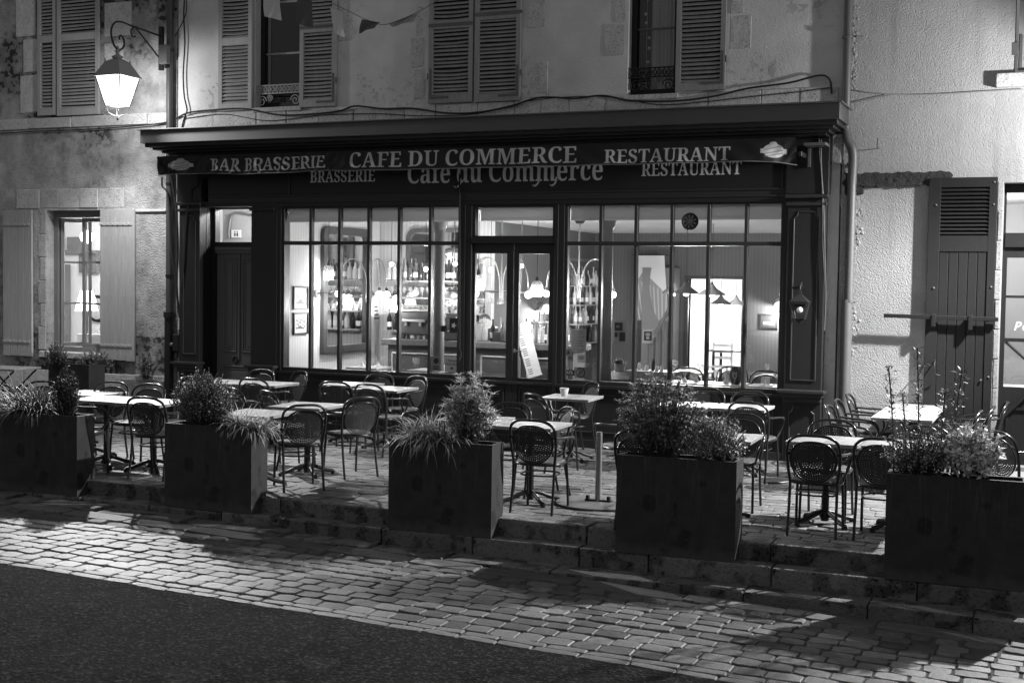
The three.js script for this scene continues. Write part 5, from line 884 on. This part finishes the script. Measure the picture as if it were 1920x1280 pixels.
function pendant(label, px, py, z, cd, r = .1, glassy) {
  const c = W(px, py, z), p = thing('pendant_lamp', label, 'lamp', [c.x, c.y, z]); part('cord', bar([0, .1, 0], [0, CE - c.y, 0], .005, 5), M.cable, p); part('cap', cyl(.03, .015, .06, 0, .1, 0, 10), M.iron, p);
  if (glassy) part('globe', lathe([[.03, .1], [.07, .08], [r, .0], [r, -.08], [r * .8, -.12]], 18), M.drinkGlass, p); else part('lamp_shade', lathe([[r * 1.4, -.04], [r * 1.35, -.02], [r * .5, .06], [.03, .12]], 20), std(.12, .5, { side: THREE.DoubleSide }), p);
  part('bulb', new THREE.SphereGeometry(.045, 12, 8).translate(0, -.03, 0), bulbM, p); if (cd) lampLight(p, 0, -.12, 0, cd);
}
pendant('glass jar pendant behind the left door leaf', 897, 528, -.9, 2, .09, true); pendant('glass jar pendant behind the right door leaf', 1007, 540, -1.2, 2.5, .09, true);
pendant('glass jar pendant reflected near the tall mirror', 616, 510, -1.1, 1, .08, true);
pendant('metal-shaded pendant left of the pair over the right tables', 1262, 545, -3.4, 6, .12); pendant('metal-shaded pendant over the right window tables, beside the doorway', 1287, 545, -2.6, 6, .13); pendant('metal-shaded pendant before the bright doorway', 1335, 548, -4.2, 8, .15);
pendant('white dome pendant in the bright back room, near', 1352, 566, BZ - 1.6, 9, .14); pendant('white dome pendant in the bright back room, far', 1381, 568, BZ - 2.4, 9, .14);
// furniture and small things inside
const inG = t => 'seen through the ' + t;
function roomTable(x, z, label, w = .65) { const t = thing('cafe_table', label, 'table', [x, FL, z]); part('tabletop', bx(-w / 2, w / 2, .72, .75, -w / 2, w / 2, .006), std(.5, .35), t); part('pole', cyl(.03, .03, .72, 0, 0, 0, 10), M.iron, t); part('base_plate', cyl(.2, .2, .02, 0, 0, 0, 20), M.iron, t); }
const inLabels = ['laid table against the glass of the right window, left one', 'laid table against the glass of the right window, middle one', 'laid table against the glass of the right window, by the pilaster', 'laid table further inside the right window by the picture wall', 'laid table further inside, before the bright doorway', 'table inside the left window below the mirror', 'table inside the left window below the bar front'];
[[-4.35, -.62], [-3.85, -.62], [-3.3, -.62], [-3.5, -2.4], [-4.9, -2.6], [-9.1, -.75], [-8.1, -.72]].forEach(([x, z], i) => { roomTable(x, z, inLabels[i], i < 3 || i > 4 ? .5 : .65);
  const k = i > 4 ? 3 : 5; for (let j = 0; j < k; j++) glass(x + rr(-.2, .2), FL + .75, z + rr(-.18, .2), i > 4 ? 'glass on a table behind the left window' : i < 3 ? 'glass on the laid tables at the right window' : 'glass on the laid tables deeper inside', rnd() < .45);
  for (let j = 0; j < 2; j++) { const o = thing('napkin', i < 3 ? 'folded white napkin on the right window tables' : 'folded white napkin on a table inside the café', 'napkin', [x + rr(-.18, .18), FL + .751, z + rr(-.15, .15)], rr(0, 3), i < 3 ? 'napkins at the right window' : 'napkins inside'); part('fold', new THREE.ConeGeometry(.045, .08, 4).translate(0, .04, 0), M.white, o); part('hem', bx(-.05, .05, 0, .006, -.05, .05), M.white, o); } });
{
  const v = thing('vase', 'dark round glass vase with leaves on the right window table', 'vase', [WX(1380, 700, -.55), FL + .75, -.55]); part('body', lathe([[0, 0], [.05, .0], [.085, .06], [.09, .14], [.06, .2], [.07, .22]], 18), std(.03, .1), v); part('rim', new THREE.TorusGeometry(.068, .006, 6, 18).rotateX(PI / 2).translate(0, .22, 0), M.drinkGlass, v);
  const bl = thing('barrel', 'wooden barrel standing inside the right window behind the column', 'barrel', [WX(1180, 690, -1.0), FL, -1.0]); part('staves', lathe([[0, 0], [.24, 0], [.3, .4], [.24, .82], [0, .82]], 24), std(.3, .6, { map: woodMap }), bl); for (const y of [.1, .3, .52, .72]) part('hoop', new THREE.TorusGeometry(.24 + .06 * Math.sin(y / .82 * PI), .012, 6, 28).rotateX(PI / 2).translate(0, y, 0), M.iron, bl);
  const cabx = WX(1225, 690, -1.1), cb = thing('serving_cabinet', 'dark open serving cabinet with a pale wooden top band inside the window', 'cabinet', [cabx, FL, -1.1]); part('side', [bx(-.32, -.28, 0, .8, -.2, .2), bx(.28, .32, 0, .8, -.2, .2)], M.sideDoor, cb); part('top', bx(-.34, .34, .72, .84, -.22, .22, .006), std(.4, .5, { map: woodMap }), cb); part('back', bx(-.28, .28, 0, .72, -.2, -.18), M.black, cb); part('shelf', bx(-.28, .28, .05, .08, -.18, .18), M.sideDoor, cb);
  const nap = []; for (let k = 0; k < 9; k++) { const o = thing('jar', k === 4 ? 'dark tall pepper mill on the serving cabinet' : 'small pale jar on the serving cabinet', 'jar', [cabx - .28 + k * .07, FL + .841, -1.1 + rr(-.1, .1)], 0, k === 4 ? undefined : 'jars on the serving cabinet'); const h = k === 4 ? .16 : rr(.05, .1); part('body', lathe([[0, 0], [.022, 0], [.024, h * .7], [.014, h * .85], [.016, h], [0, h]], 10), k === 4 ? M.black : M.white, o); part('lid', cyl(.015, .013, .012, 0, h, 0, 10), M.zinc, o); }
  const pt = thing('potted_plant', 'small pale pot plant on the barrel by the column', 'plant', [WX(1165, 668, -.95), FL + .82, -.9]); part('pot', lathe([[0, 0], [.06, 0], [.08, .11], [.07, .11], [.06, .02]], 16), std(.4, .6), pt); const L = []; for (let k = 0; k < 120; k++) { const q = onSphere(); q.y = Math.abs(q.y) + .2; L.push([V(rr(-.05, .05), .1, rr(-.05, .05)), q, rr(.05, .12), .02, rr(.08, .3), .6, 3]); } leafMesh('foliage', pt, L, leafMat);
  const pic = thing('framed_picture', 'small dark framed still life on the striped back wall', 'picture', [WX(1442, 602, BZ), WY(1442, 602, BZ), BZ + .002]); part('frame', [bx(-.16, .16, .1, .13, 0, .03), bx(-.16, .16, -.13, -.1, 0, .03), bx(-.16, -.13, -.1, .1, 0, .03), bx(.13, .16, -.1, .1, 0, .03)], M.black, pic); part('print', new THREE.PlaneGeometry(.26, .2).translate(0, 0, .01), new THREE.MeshStandardMaterial({ roughness: .6, map: canvas(64, 48, (c) => { c.fillStyle = sg(.04); c.fillRect(0, 0, 64, 48); c.fillStyle = sg(.6); for (let k = 0; k < 4; k++) { c.beginPath(); c.ellipse(14 + k * 12, 32, 7, 6, 0, 0, 7); c.fill(); } }) }), pic);
  // hanging banner with a landscape print
  const bn = thing('hanging_banner', 'pale printed banner hanging on the dark back wall', 'banner', [WX(1215, 540, BZ + .5), WY(1215, 540, BZ + .5), BZ + .5]), bg = new THREE.PlaneGeometry(.62, 1.2, 10, 10), q = bg.attributes.position; for (let i = 0; i < q.count; i++) { const y = q.getY(i); q.setXYZ(i, q.getX(i) * (1 + .12 * (.6 - y)) + .06 * (.6 - y), y, .06 * Math.sin(q.getX(i) * 5) - .1 * y * y); } bg.computeVertexNormals();
  part('print', bg, new THREE.MeshStandardMaterial({ roughness: .7, side: THREE.DoubleSide, map: canvas(128, 256, (c) => { c.fillStyle = sg(.62); c.fillRect(0, 0, 128, 256); c.fillStyle = sg(.25); c.beginPath(); c.moveTo(0, 120); c.lineTo(40, 60); c.lineTo(128, 150); c.lineTo(128, 256); c.lineTo(0, 256); c.fill(); c.strokeStyle = sg(.5); c.lineWidth = 4; for (let k = 0; k < 9; k++) { c.beginPath(); c.moveTo(k * 16, 90 + k * 6); c.lineTo(k * 12 + 20, 250); c.stroke(); } }) }), bn); part('rail', bar([-.33, .61, -.1], [.4, .61, -.1], .012, 6), M.iron, bn);
  // tall dark dresser with the turned rails of a stair beside the doorway
  const st = thing('staircase', 'dark stair side with a slanting rail left of the bright doorway', 'stairs', [0, 0, 0]); part('string', [bx(DX0 - .75, DX0 - .15, FL, 2.4, BZ + .1, BZ + .5)], M.sideDoor, st); part('handrail', bar([DX0 - .55, 1.0, BZ + .6], [DX0 - .15, 1.75, BZ + .6], .03, 8), M.zinc, st); for (let k = 0; k < 4; k++) part('baluster', bar([DX0 - .55 + k * .12, .4, BZ + .6], [DX0 - .55 + k * .12, 1.0 + k * .22, BZ + .6], .018, 6), M.sideDoor, st);
  const ch = thing('white_chair', 'white slatted wooden chair in the bright back room', 'chair', [WX(1350, 690, BZ - .8), FL, BZ - .8]); part('seat', bx(-.2, .2, .43, .46, -.2, .2, .005), M.white, ch); for (const x of [-.18, .18]) for (const z of [-.18, .18]) part('leg', bx(x - .018, x + .018, 0, z < 0 ? .9 : .43, z - .018, z + .018), M.white, ch); for (const y of [.58, .7, .82]) part('backrest', bx(-.16, .16, y, y + .05, -.19, -.17), M.white, ch);
  const bt = thing('back_room_table', 'laid wooden table in the bright back room', 'table', [WX(1385, 680, BZ - 1.2), FL, BZ - 1.2]); part('tabletop', bx(-.5, .5, .72, .76, -.35, .35, .006), std(.3, .5, { map: woodMap }), bt); for (const x of [-.42, .42]) for (const z of [-.3, .3]) part('leg', cyl(.035, .025, .72, x, 0, z, 10), M.timber, bt);
  const wi = thing('wall_picture', 'large pale framed panel on the bright back room wall', 'picture', [WX(1365, 620, BZ - 4.1), 1.65, BZ - 4.195]); part('frame', [bx(-.5, .5, .55, .6, 0, .04), bx(-.5, .5, -.6, -.55, 0, .04), bx(-.5, -.45, -.55, .55, 0, .04), bx(.45, .5, -.55, .55, 0, .04)], M.white, wi); part('panel', bx(-.45, .45, -.55, .55, .0, .015), std(.5, .7), wi);
  for (const [px, z, t, label] of [[1290, -1.25, .3, 'dark chair at the laid tables, before the doorway'], [1420, -1.3, -.2, 'dark chair at the laid tables under the small picture'], [1365, -1.9, .0, 'dark chair inside, between the window and doorway tables']]) { const c = chair0.clone(); c.name = numbered('bistro_armchair'); c.position.set(WX(px, 690, z), FL, z); c.rotation.y = t; c.userData = { label, category: 'chair', group: 'dark chairs inside the right window' }; scene.add(c); }
  // clutter on the counter
  for (let k = 0; k < 26; k++) bottle(-9.3 + k * .11 + rr(-.03, .03), 1.211, -2.05 + rr(-.12, .06), 'bottle standing on the bar counter');
  const cm = thing('coffee_machine', 'dark coffee machine on the left of the bar counter', 'coffee machine', [-9.0, 1.211, -2.05]); part('body', bx(-.28, .28, .06, .42, -.2, .12, .03), std(.05, .3), cm); part('cup_rail', [bx(-.26, .26, .42, .45, -.18, .1, .006), bar([-.27, .5, .1], [.27, .5, .1], .008, 6)], M.steel, cm); part('foot', [cyl(.03, .03, .06, -.22, 0, .05, 8), cyl(.03, .03, .06, .22, 0, .05, 8), cyl(.03, .03, .06, 0, 0, -.15, 8)], M.black, cm); part('spout', [cyl(.02, .02, .08, -.12, .2, .16, 8), cyl(.02, .02, .08, .12, .2, .16, 8), bx(-.2, .2, .26, .3, .1, .17, .008)], M.steel, cm);
  const cr = thing('cash_register', 'dark boxy till on the bar counter by the column', 'till', [-8.35, 1.211, -2.0]); part('body', bx(-.2, .2, 0, .14, -.18, .18, .02), std(.05, .4), cr); part('screen', bx(-.17, .17, .15, .4, -.08, -.04, .01), std(.1, .2), cr); part('stand', bx(-.03, .03, .13, .18, -.08, -.04), M.black, cr);
  const tp = thing('beer_taps', 'row of beer tap handles on the counter right of the door', 'beer taps', [WX(1017, 610, -1.95), 1.211, -1.95]); part('column', [bar([-.1, 0, 0], [-.1, .3, 0], .025, 10), bar([.1, 0, 0], [.1, .3, 0], .025, 10), bar([-.17, .3, 0], [.17, .3, 0], .03, 10)], M.steel, tp); for (const x of [-.12, -.04, .04, .12]) part('handle', [bar([x, .32, .02], [x, .46, .03], .014, 8), bar([x, .3, .03], [x, .22, .05], .008, 6)], M.zinc, tp);
  const mb = thing('menu_board', 'white printed menu board leaning inside the right door leaf', 'menu', [0, 0, 0]), mp = [[971, 610], [977, 609], [1005, 689], [978, 692]].map(p => W(p[0], p[1], -.35)), mg = new THREE.BufferGeometry(); mg.setAttribute('position', new THREE.Float32BufferAttribute([...mp[3].toArray(), ...mp[2].toArray(), ...mp[1].toArray(), ...mp[3].toArray(), ...mp[1].toArray(), ...mp[0].toArray()], 3)); mg.setAttribute('uv', new THREE.Float32BufferAttribute([0, 0, 1, 0, 1, 1, 0, 0, 1, 1, 0, 1], 2)); mg.computeVertexNormals();
  const mt = new THREE.MeshStandardMaterial({ roughness: .5, map: canvas(64, 200, (c) => { c.fillStyle = sg(.8); c.fillRect(0, 0, 64, 200); c.fillStyle = sg(.1); for (let y = 12; y < 190; y += 8) if (y % 40 > 8) c.fillRect(8, y, 20 + (y * 7) % 28, 3); }) });
  const board = new THREE.BoxGeometry(.22, .76, .012); const bt2 = W(990, 656, -1.62); const bo = part('sheet', board, mt, mb); mb.position.copy(bt2); mb.rotation.z = .30; part('frame', [bx(-.115, .115, .38, .395, -.01, .012), bx(-.115, .115, -.395, -.38, -.01, .012)], M.white, mb);
}
{ // a second set of shelves on the dark wall, a string of small globe bulbs over the bar
  const h2 = (px, py) => { const d = ray(px, py), t = (XC - CAM.x) / d.x; return CAM.clone().addScaledVector(d, t); };
  const za = h2(1064, 580).z, zb = h2(1121, 580).z, sh = thing('wall_shelves', 'glass-laden wall shelves on the dark wall behind the first right panes', 'shelf', [XC, 0, (za + zb) / 2], PI / 2), hw = Math.abs(za - zb) / 2;
  for (const y of [1.0, 1.35, 1.7, 2.05]) part('board', bx(-hw, hw, y - .02, y, .002, .24), std(.4, .5), sh);
  part('back_mirror', bx(-hw, hw, 1.0, 2.5, .001, .006), std(.75, .05, { metalness: 1 }), sh); part('frame', [bx(-hw - .05, -hw, .9, 2.55, .001, .05), bx(hw, hw + .05, .9, 2.55, .001, .05), bx(-hw, hw, 2.5, 2.55, .001, .05)], M.sideDoor, sh);
  for (const [r, y] of [1.0, 1.35, 1.7, 2.05].entries()) for (let k = 0; k < 12; k++) bottle(XC + rr(.08, .18), y, Math.min(za, zb) + .08 + k * (2 * hw - .16) / 11, ['bottle on the lowest board of the dark wall shelves', 'bottle on the second board of the dark wall shelves', 'bottle on the third board of the dark wall shelves', 'bottle on the top board of the dark wall shelves'][r]);
  const gs = thing('globe_lamp', 'row of small bare bulbs strung under the bar ceiling', 'lamp', [0, 0, 0]), sp = [[-9.6, 2.35], [-9.0, 2.28], [-8.5, 2.36], [-7.9, 2.28], [-7.4, 2.34], [-6.9, 2.27]];
  for (const [x, y] of sp) { part('cord', bar([x, y + .05, -2.3], [x, CE, -2.3], .004, 5), M.cable, gs); part('bulb', new THREE.SphereGeometry(.035, 12, 8).translate(x, y, -2.3), bulbM, gs); }
  lampLight(gs, -9.0, 2.2, -2.3, 2); lampLight(gs, -7.6, 2.2, -2.3, 2);
}
{ // clutter: cups, boxes, pinned sheets, an extra row of hanging glasses
  const cupG = lathe([[0, 0], [.025, 0], [.038, .06], [.034, .06], [.022, .008]], 12);
  for (let k = 0; k < 12; k++) { const o = tag(part('coffee_cup', cupG, M.white), 'white coffee cup on top of the coffee machine', 'cup', 'cups on the coffee machine'); o.position.set(-9.24 + (k % 6) * .09, 1.662, -2.15 + (k / 6 | 0) * .11); }
  const rail = thing('glass_rack', 'rack over the bar with upside-down wine glasses', 'rack', [-7.8, 1.95, -1.95]); part('rail', [bx(-.6, .6, 0, .02, -.15, -.12), bx(-.6, .6, 0, .02, .12, .15), bar([-.55, 0, 0], [-.55, CE - 1.95, 0], .008, 6), bar([.55, 0, 0], [.55, CE - 1.95, 0], .008, 6), bx(-.58, .58, -.012, 0, -.1, .1)], M.zinc, rail);
  for (let k = 0; k < 16; k++) { const o = glass(-8.34 + k * .072, 1.935, -1.95 + (k % 2 ? .05 : -.05), 'wine glass hanging upside down from the bar rack', true); o.rotation.x = PI; }
  for (const [x, w, h, v, label] of [[-8.72, .22, .2, .02, 'dark box on the bar counter beside the coffee machine'], [-8.0, .16, .26, .4, 'pale box on the bar counter left of the door'], [-7.62, .24, .12, .03, 'low dark crate on the counter behind the door'], [-7.0, .14, .2, .5, 'pale canister on the counter near the taps']]) { const b = thing('box', label, 'box', [x, 1.211, -2.12]); part('body', bx(-w / 2, w / 2, 0, h, -.1, .1, .008), std(v, .5), b); part('lid', bx(-w / 2 - .005, w / 2 + .005, h, h + .02, -.105, .105, .006), std(v * .7, .5), b); }
  const hit = (px, py) => { const d = ray(px, py), t = (XL - CAM.x) / d.x; return CAM.clone().addScaledVector(d, t); };
  for (const [x0, x1, y0, y1, v, label] of [[699, 712, 570, 605, .5, 'narrow list pinned on the pale wall left of the shelves'], [712, 726, 539, 578, .3, 'grey chart pinned on the pale wall beside the sconce'], [728, 742, 596, 610, .6, 'small white sheet pinned low beside the bar shelves']]) { const a = hit(x0, y0), b = hit(x1, y1), w = Math.abs(a.z - b.z) / 2, h = Math.abs(a.y - b.y) / 2, o = thing('pinned_sheet', label, 'notice', [XL + .004, (a.y + b.y) / 2, (a.z + b.z) / 2], PI / 2); part('sheet', bx(-w, w, -h, h, 0, .002), std(v, .8), o); part('print', [0, 1, 2, 3].map(k => bx(-w * .8, w * (.1 + .2 * k), h * (.7 - k * .4) - .012, h * (.7 - k * .4) + .012, .002, .003)), M.black, o); }
}
// papers and stickers on the glass
function sticker(label, px0, px1, py0, py1, draw, z = -.04) { const a = W(px0, py0, z), b = W(px1, py1, z), w = Math.abs(b.x - a.x), h = Math.abs(a.y - b.y), t = canvas(128, Math.round(128 * h / w), draw); tag(part('sticker', bx(-w / 2, w / 2, -h / 2, h / 2, -.001, .001), [0].length ? new THREE.MeshPhysicalMaterial({ roughness: .9, transmission: .45, thickness: 0, map: (t.repeat.set(1 / w, 1 / h), t.offset.set(.5, .5), t.wrapS = t.wrapT = THREE.RepeatWrapping, t) }) : 0), label, 'sticker').position.set((a.x + b.x) / 2, (a.y + b.y) / 2, z); }
const paper = (bg, f) => (c, w, h) => { c.fillStyle = sg(bg); c.fillRect(0, 0, w, h); f(c, w, h); };
const lines = (c, w, h, v = .08) => { c.fillStyle = sg(v); for (let y = h * .1; y < h * .92; y += h * .08) c.fillRect(w * .1, y, w * (.4 + .35 * Math.abs(Math.sin(y))), h * .025); };
sticker('pale sticker with a round seal low on the left window', 809, 826, 668, 696, paper(.3, (c, w, h) => { c.fillStyle = sg(.06); c.beginPath(); c.arc(w / 2, h * .3, w * .28, 0, 7); c.fill(); c.fillRect(w * .2, h * .65, w * .6, h * .08); c.fillRect(w * .2, h * .8, w * .6, h * .08); }));
sticker('pale meal-voucher sticker low beside the double door', 834, 860, 668, 698, paper(.38, (c, w, h) => { c.fillStyle = sg(.05); c.font = 'bold 30px sans-serif'; c.textAlign = 'center'; c.fillText('Chèque', w / 2, h * .34); c.fillText('Déjeuner', w / 2, h * .56); c.fillRect(w * .4, h * .68, w * .2, h * .14); }));
sticker('dark sticker with a white star on the left window edge', 843, 858, 596, 624, paper(.03, (c, w, h) => { c.fillStyle = sg(.5); c.beginPath(); for (let k = 0; k < 10; k++) { const r = k % 2 ? w * .16 : w * .4, a = k / 10 * 2 * PI; c.lineTo(w / 2 + r * Math.cos(a), h / 2 + r * Math.sin(a)); } c.fill(); }));
sticker('small two-tone sticker between column and door edge', 817, 838, 610, 622, paper(.2, (c, w, h) => { c.fillStyle = sg(.04); c.fillRect(w * .5, 0, w * .5, h); }));
sticker('translucent grey price list taped on the first right pane', 1071, 1099, 616, 660, paper(.42, (c, w, h) => lines(c, w, h, .12)));
sticker('little sticker with a triangle on the first right pane', 1060, 1072, 653, 668, paper(.25, (c, w, h) => { c.fillStyle = sg(.03); c.beginPath(); c.moveTo(w / 2, h * .2); c.lineTo(w * .8, h * .7); c.lineTo(w * .2, h * .7); c.fill(); }));
sticker('white sticker with a round badge on the first right pane', 1081, 1098, 663, 680, paper(.6, (c, w, h) => { c.strokeStyle = sg(.05); c.lineWidth = 8; c.beginPath(); c.arc(w * .38, h * .45, w * .14, 0, 7); c.moveTo(w * .76, h * .45); c.arc(w * .62, h * .45, w * .14, 0, 7); c.stroke(); }));
sticker('pale sticker with a crossed circle low on the first right pane', 1077, 1100, 688, 709, paper(.3, (c, w, h) => { c.strokeStyle = sg(.1); c.lineWidth = 10; c.beginPath(); c.arc(w / 2, h / 2, w * .34, 0, 7); c.moveTo(w * .3, h * .75); c.lineTo(w * .7, h * .25); c.stroke(); }));
sticker('dark sticker with pale capitals low on the first right pane', 1058, 1078, 693, 704, paper(.03, (c, w, h) => { c.fillStyle = sg(.55); c.font = 'bold 46px sans-serif'; c.textAlign = 'center'; c.fillText('ATS', w / 2, h * .75); }));
sticker('poster with three photographs on the second right pane', 1147, 1176, 601, 644, paper(.35, (c, w, h) => { c.fillStyle = sg(.08); c.fillRect(w * .2, h * .08, w * .5, h * .36); c.fillRect(w * .5, h * .5, w * .38, h * .4); c.fillRect(w * .2, h * .52, w * .2, h * .2); c.fillStyle = sg(.3); c.fillRect(w * .3, h * .2, w * .2, h * .1); }));
sticker('white card with a dark emblem on the third right pane', 1205, 1225, 617, 644, paper(.62, (c, w, h) => { c.fillStyle = sg(.08); c.fillRect(w * .15, h * .15, w * .7, h * .65); c.fillStyle = sg(.5); c.beginPath(); c.ellipse(w / 2, h * .36, w * .24, h * .12, 0, 0, 7); c.fill(); c.fillRect(w * .35, h * .5, w * .3, h * .2); }));
{
  const f = thing('window_fan', 'round metal ventilator set in the fifth upper right pane', 'ventilator', [WX(1294, 415, -.045), WY(1294, 415, -.045), -.045]);
  part('rim', new THREE.TorusGeometry(.095, .014, 8, 32), M.iron, f); for (let k = 0; k < 9; k++) { const s = new THREE.Shape([[0.012, 0], [.09, -.020], [.09, .020]].map(p => new THREE.Vector2(...p))), g = new THREE.ExtrudeGeometry(s, { depth: .004, bevelEnabled: false }); g.rotateX(.3); g.rotateZ(k / 9 * 2 * PI); part('blade', g, M.iron, f); } part('hub', cyl(.02, .02, .03, 0, -.015, 0, 14).rotateX(PI / 2), M.zinc, f); part('disc', new THREE.CircleGeometry(.09, 28).translate(0, 0, -.006), std(.3, .6, { side: THREE.DoubleSide }), f);
}
// ---------------------------------------------------------------- the person behind the bar
{
  const hp = W(910, 590, -2.62);
  const p = thing('person', 'person with a dark headscarf and dark top bent over the bar counter', 'person', [hp.x, FL, -2.62], .35);
  const Ht = hp.y - FL + .02;                                     // crown of the head
  const J = {}, k = Ht / 1.62;
  const set = (n, x, y, z) => J[n] = V(x * k, y * k, z * k);
  set('hip', 0, .92, -.08); set('waist', 0, 1.08, -.06); set('chest', 0, 1.26, .0); set('neck', 0, 1.40, .05); set('skull', 0, 1.505, .10); set('chin', 0, 1.43, .15);
  for (const s of [-1, 1]) { const q = s < 0 ? 'l' : 'r'; set('sh' + q, s * .17, 1.34, .01); set('el' + q, s * .23, 1.10, .10); set('wr' + q, s * .08, 1.13, .32); set('ha' + q, s * .055, 1.13, .39); set('th' + q, s * .09, .88, -.07); set('kn' + q, s * .1, .48, -.04); set('an' + q, s * .1, .07, -.08); set('to' + q, s * .11, .03, .08); }
  const bones = [['hip', 'waist', .13, .115], ['waist', 'chest', .115, .13], ['chest', 'neck', .12, .05], ['neck', 'skull', .05, .075], ['skull', 'chin', .088, .05]];
  for (const q of ['l', 'r']) bones.push(['chest', 'sh' + q, .11, .06], ['sh' + q, 'el' + q, .055, .042], ['el' + q, 'wr' + q, .042, .028], ['wr' + q, 'ha' + q, .028, .026], ['hip', 'th' + q, .11, .095], ['th' + q, 'kn' + q, .095, .06], ['kn' + q, 'an' + q, .06, .04], ['an' + q, 'to' + q, .04, .03]);
  const mk = (list, grow, res, mat, name, parent, cut) => {
    const S = 1.0 * k, c = V(0, .82 * k, .06 * k), mc = new MarchingCubes(res, mat || M.black, false, false, 200000); mc.isolation = 0;
    for (let z = 0; z < res; z++) for (let y = 0; y < res; y++) for (let x = 0; x < res; x++) {
      const P = V((x / res * 2 - 1) * S + c.x, (y / res * 2 - 1) * S + c.y, (z / res * 2 - 1) * S + c.z); let d = 0, sum = 0;
      for (const [a, b, r0, r1] of list) { const A = J[a], B = J[b], ab = B.clone().sub(A), t = clamp(P.clone().sub(A).dot(ab) / ab.lengthSq()); const e = P.distanceTo(A.clone().addScaledVector(ab, t)) - (r0 + (r1 - r0) * t) * k - grow; sum += Math.exp(-e * 45); }
      d = -Math.log(sum + 1e-30) / 45; if (cut) d = Math.max(d, cut(P)); mc.field[x + y * res + z * res * res] = -d;
    }
    mc.update(); const n = mc.count, g = new THREE.BufferGeometry(), pa = new Float32Array(n * 3), na = new Float32Array(n * 3);
    for (let i = 0; i < n; i++) { pa[3 * i] = mc.positionArray[3 * i] * S + c.x; pa[3 * i + 1] = mc.positionArray[3 * i + 1] * S + c.y; pa[3 * i + 2] = mc.positionArray[3 * i + 2] * S + c.z; for (let j = 0; j < 3; j++) na[3 * i + j] = mc.normalArray[3 * i + j]; }
    g.setAttribute('position', new THREE.BufferAttribute(pa, 3)); g.setAttribute('normal', new THREE.BufferAttribute(na, 3)); g.setAttribute('uv', new THREE.BufferAttribute(new Float32Array(n * 2), 2)); return g;
  };
  const head = []; const hc = J.skull;
  head.push(new THREE.SphereGeometry(.013 * k, 8, 6).scale(.8, 1.6, 1.2).translate(hc.x, hc.y - .03 * k, hc.z + .105 * k)); for (const s of [-1, 1]) head.push(new THREE.SphereGeometry(.02 * k, 8, 6).scale(.4, 1, .6).translate(s * .088 * k, hc.y - .02 * k, hc.z + .01));
  for (const s of [-1, 1]) { const hd = J[s < 0 ? 'hal' : 'har']; for (let f = 0; f < 5; f++) { const o = (f - 2) * .016 * k, thumb = f === (s < 0 ? 4 : 0); head.push(tube([hd.clone().add(V(o, 0, thumb ? -.02 : .015)), hd.clone().add(V(o * 1.2 + (thumb ? -s * .02 : 0), -.005, .05 - Math.abs(f - 2) * .004)), hd.clone().add(V(o * 1.2 + (thumb ? -s * .03 : 0), -.03, .075 - Math.abs(f - 2) * .006))], .0085 * k, 8, 6)); } }
  part('body', [mk(bones, 0, 84), ...head], std(.42, .6), p);
  const wear = bones.filter(b => !['skull', 'chin'].includes(b[1]) && !/^ha|^to/.test(b[1]) && b[0] !== 'neck');
  part('clothing', mk(wear, .012, 84, null, '', null, P => Math.max(P.y - 1.385 * k, P.z - .3 * k)), std(.03, .85), p);
  const eyes = []; for (const s of [-1, 1]) eyes.push(new THREE.SphereGeometry(.011 * k, 8, 6).scale(1.3, .6, .6).translate(hc.x + s * .032 * k, hc.y - .005 * k, hc.z + .085 * k)); eyes.push(new THREE.SphereGeometry(.012 * k, 8, 6).scale(1.8, .4, .5).translate(hc.x, hc.y - .068 * k, hc.z + .098 * k)); part('face_features', eyes, M.black, p);
  part('hair', new THREE.SphereGeometry(.1 * k, 20, 14, 0, 2 * PI, 0, PI * .56).rotateX(-.35).translate(hc.x, hc.y + .012 * k, hc.z - .008), std(.02, .7), p);
}
renderer.render(scene, camera);
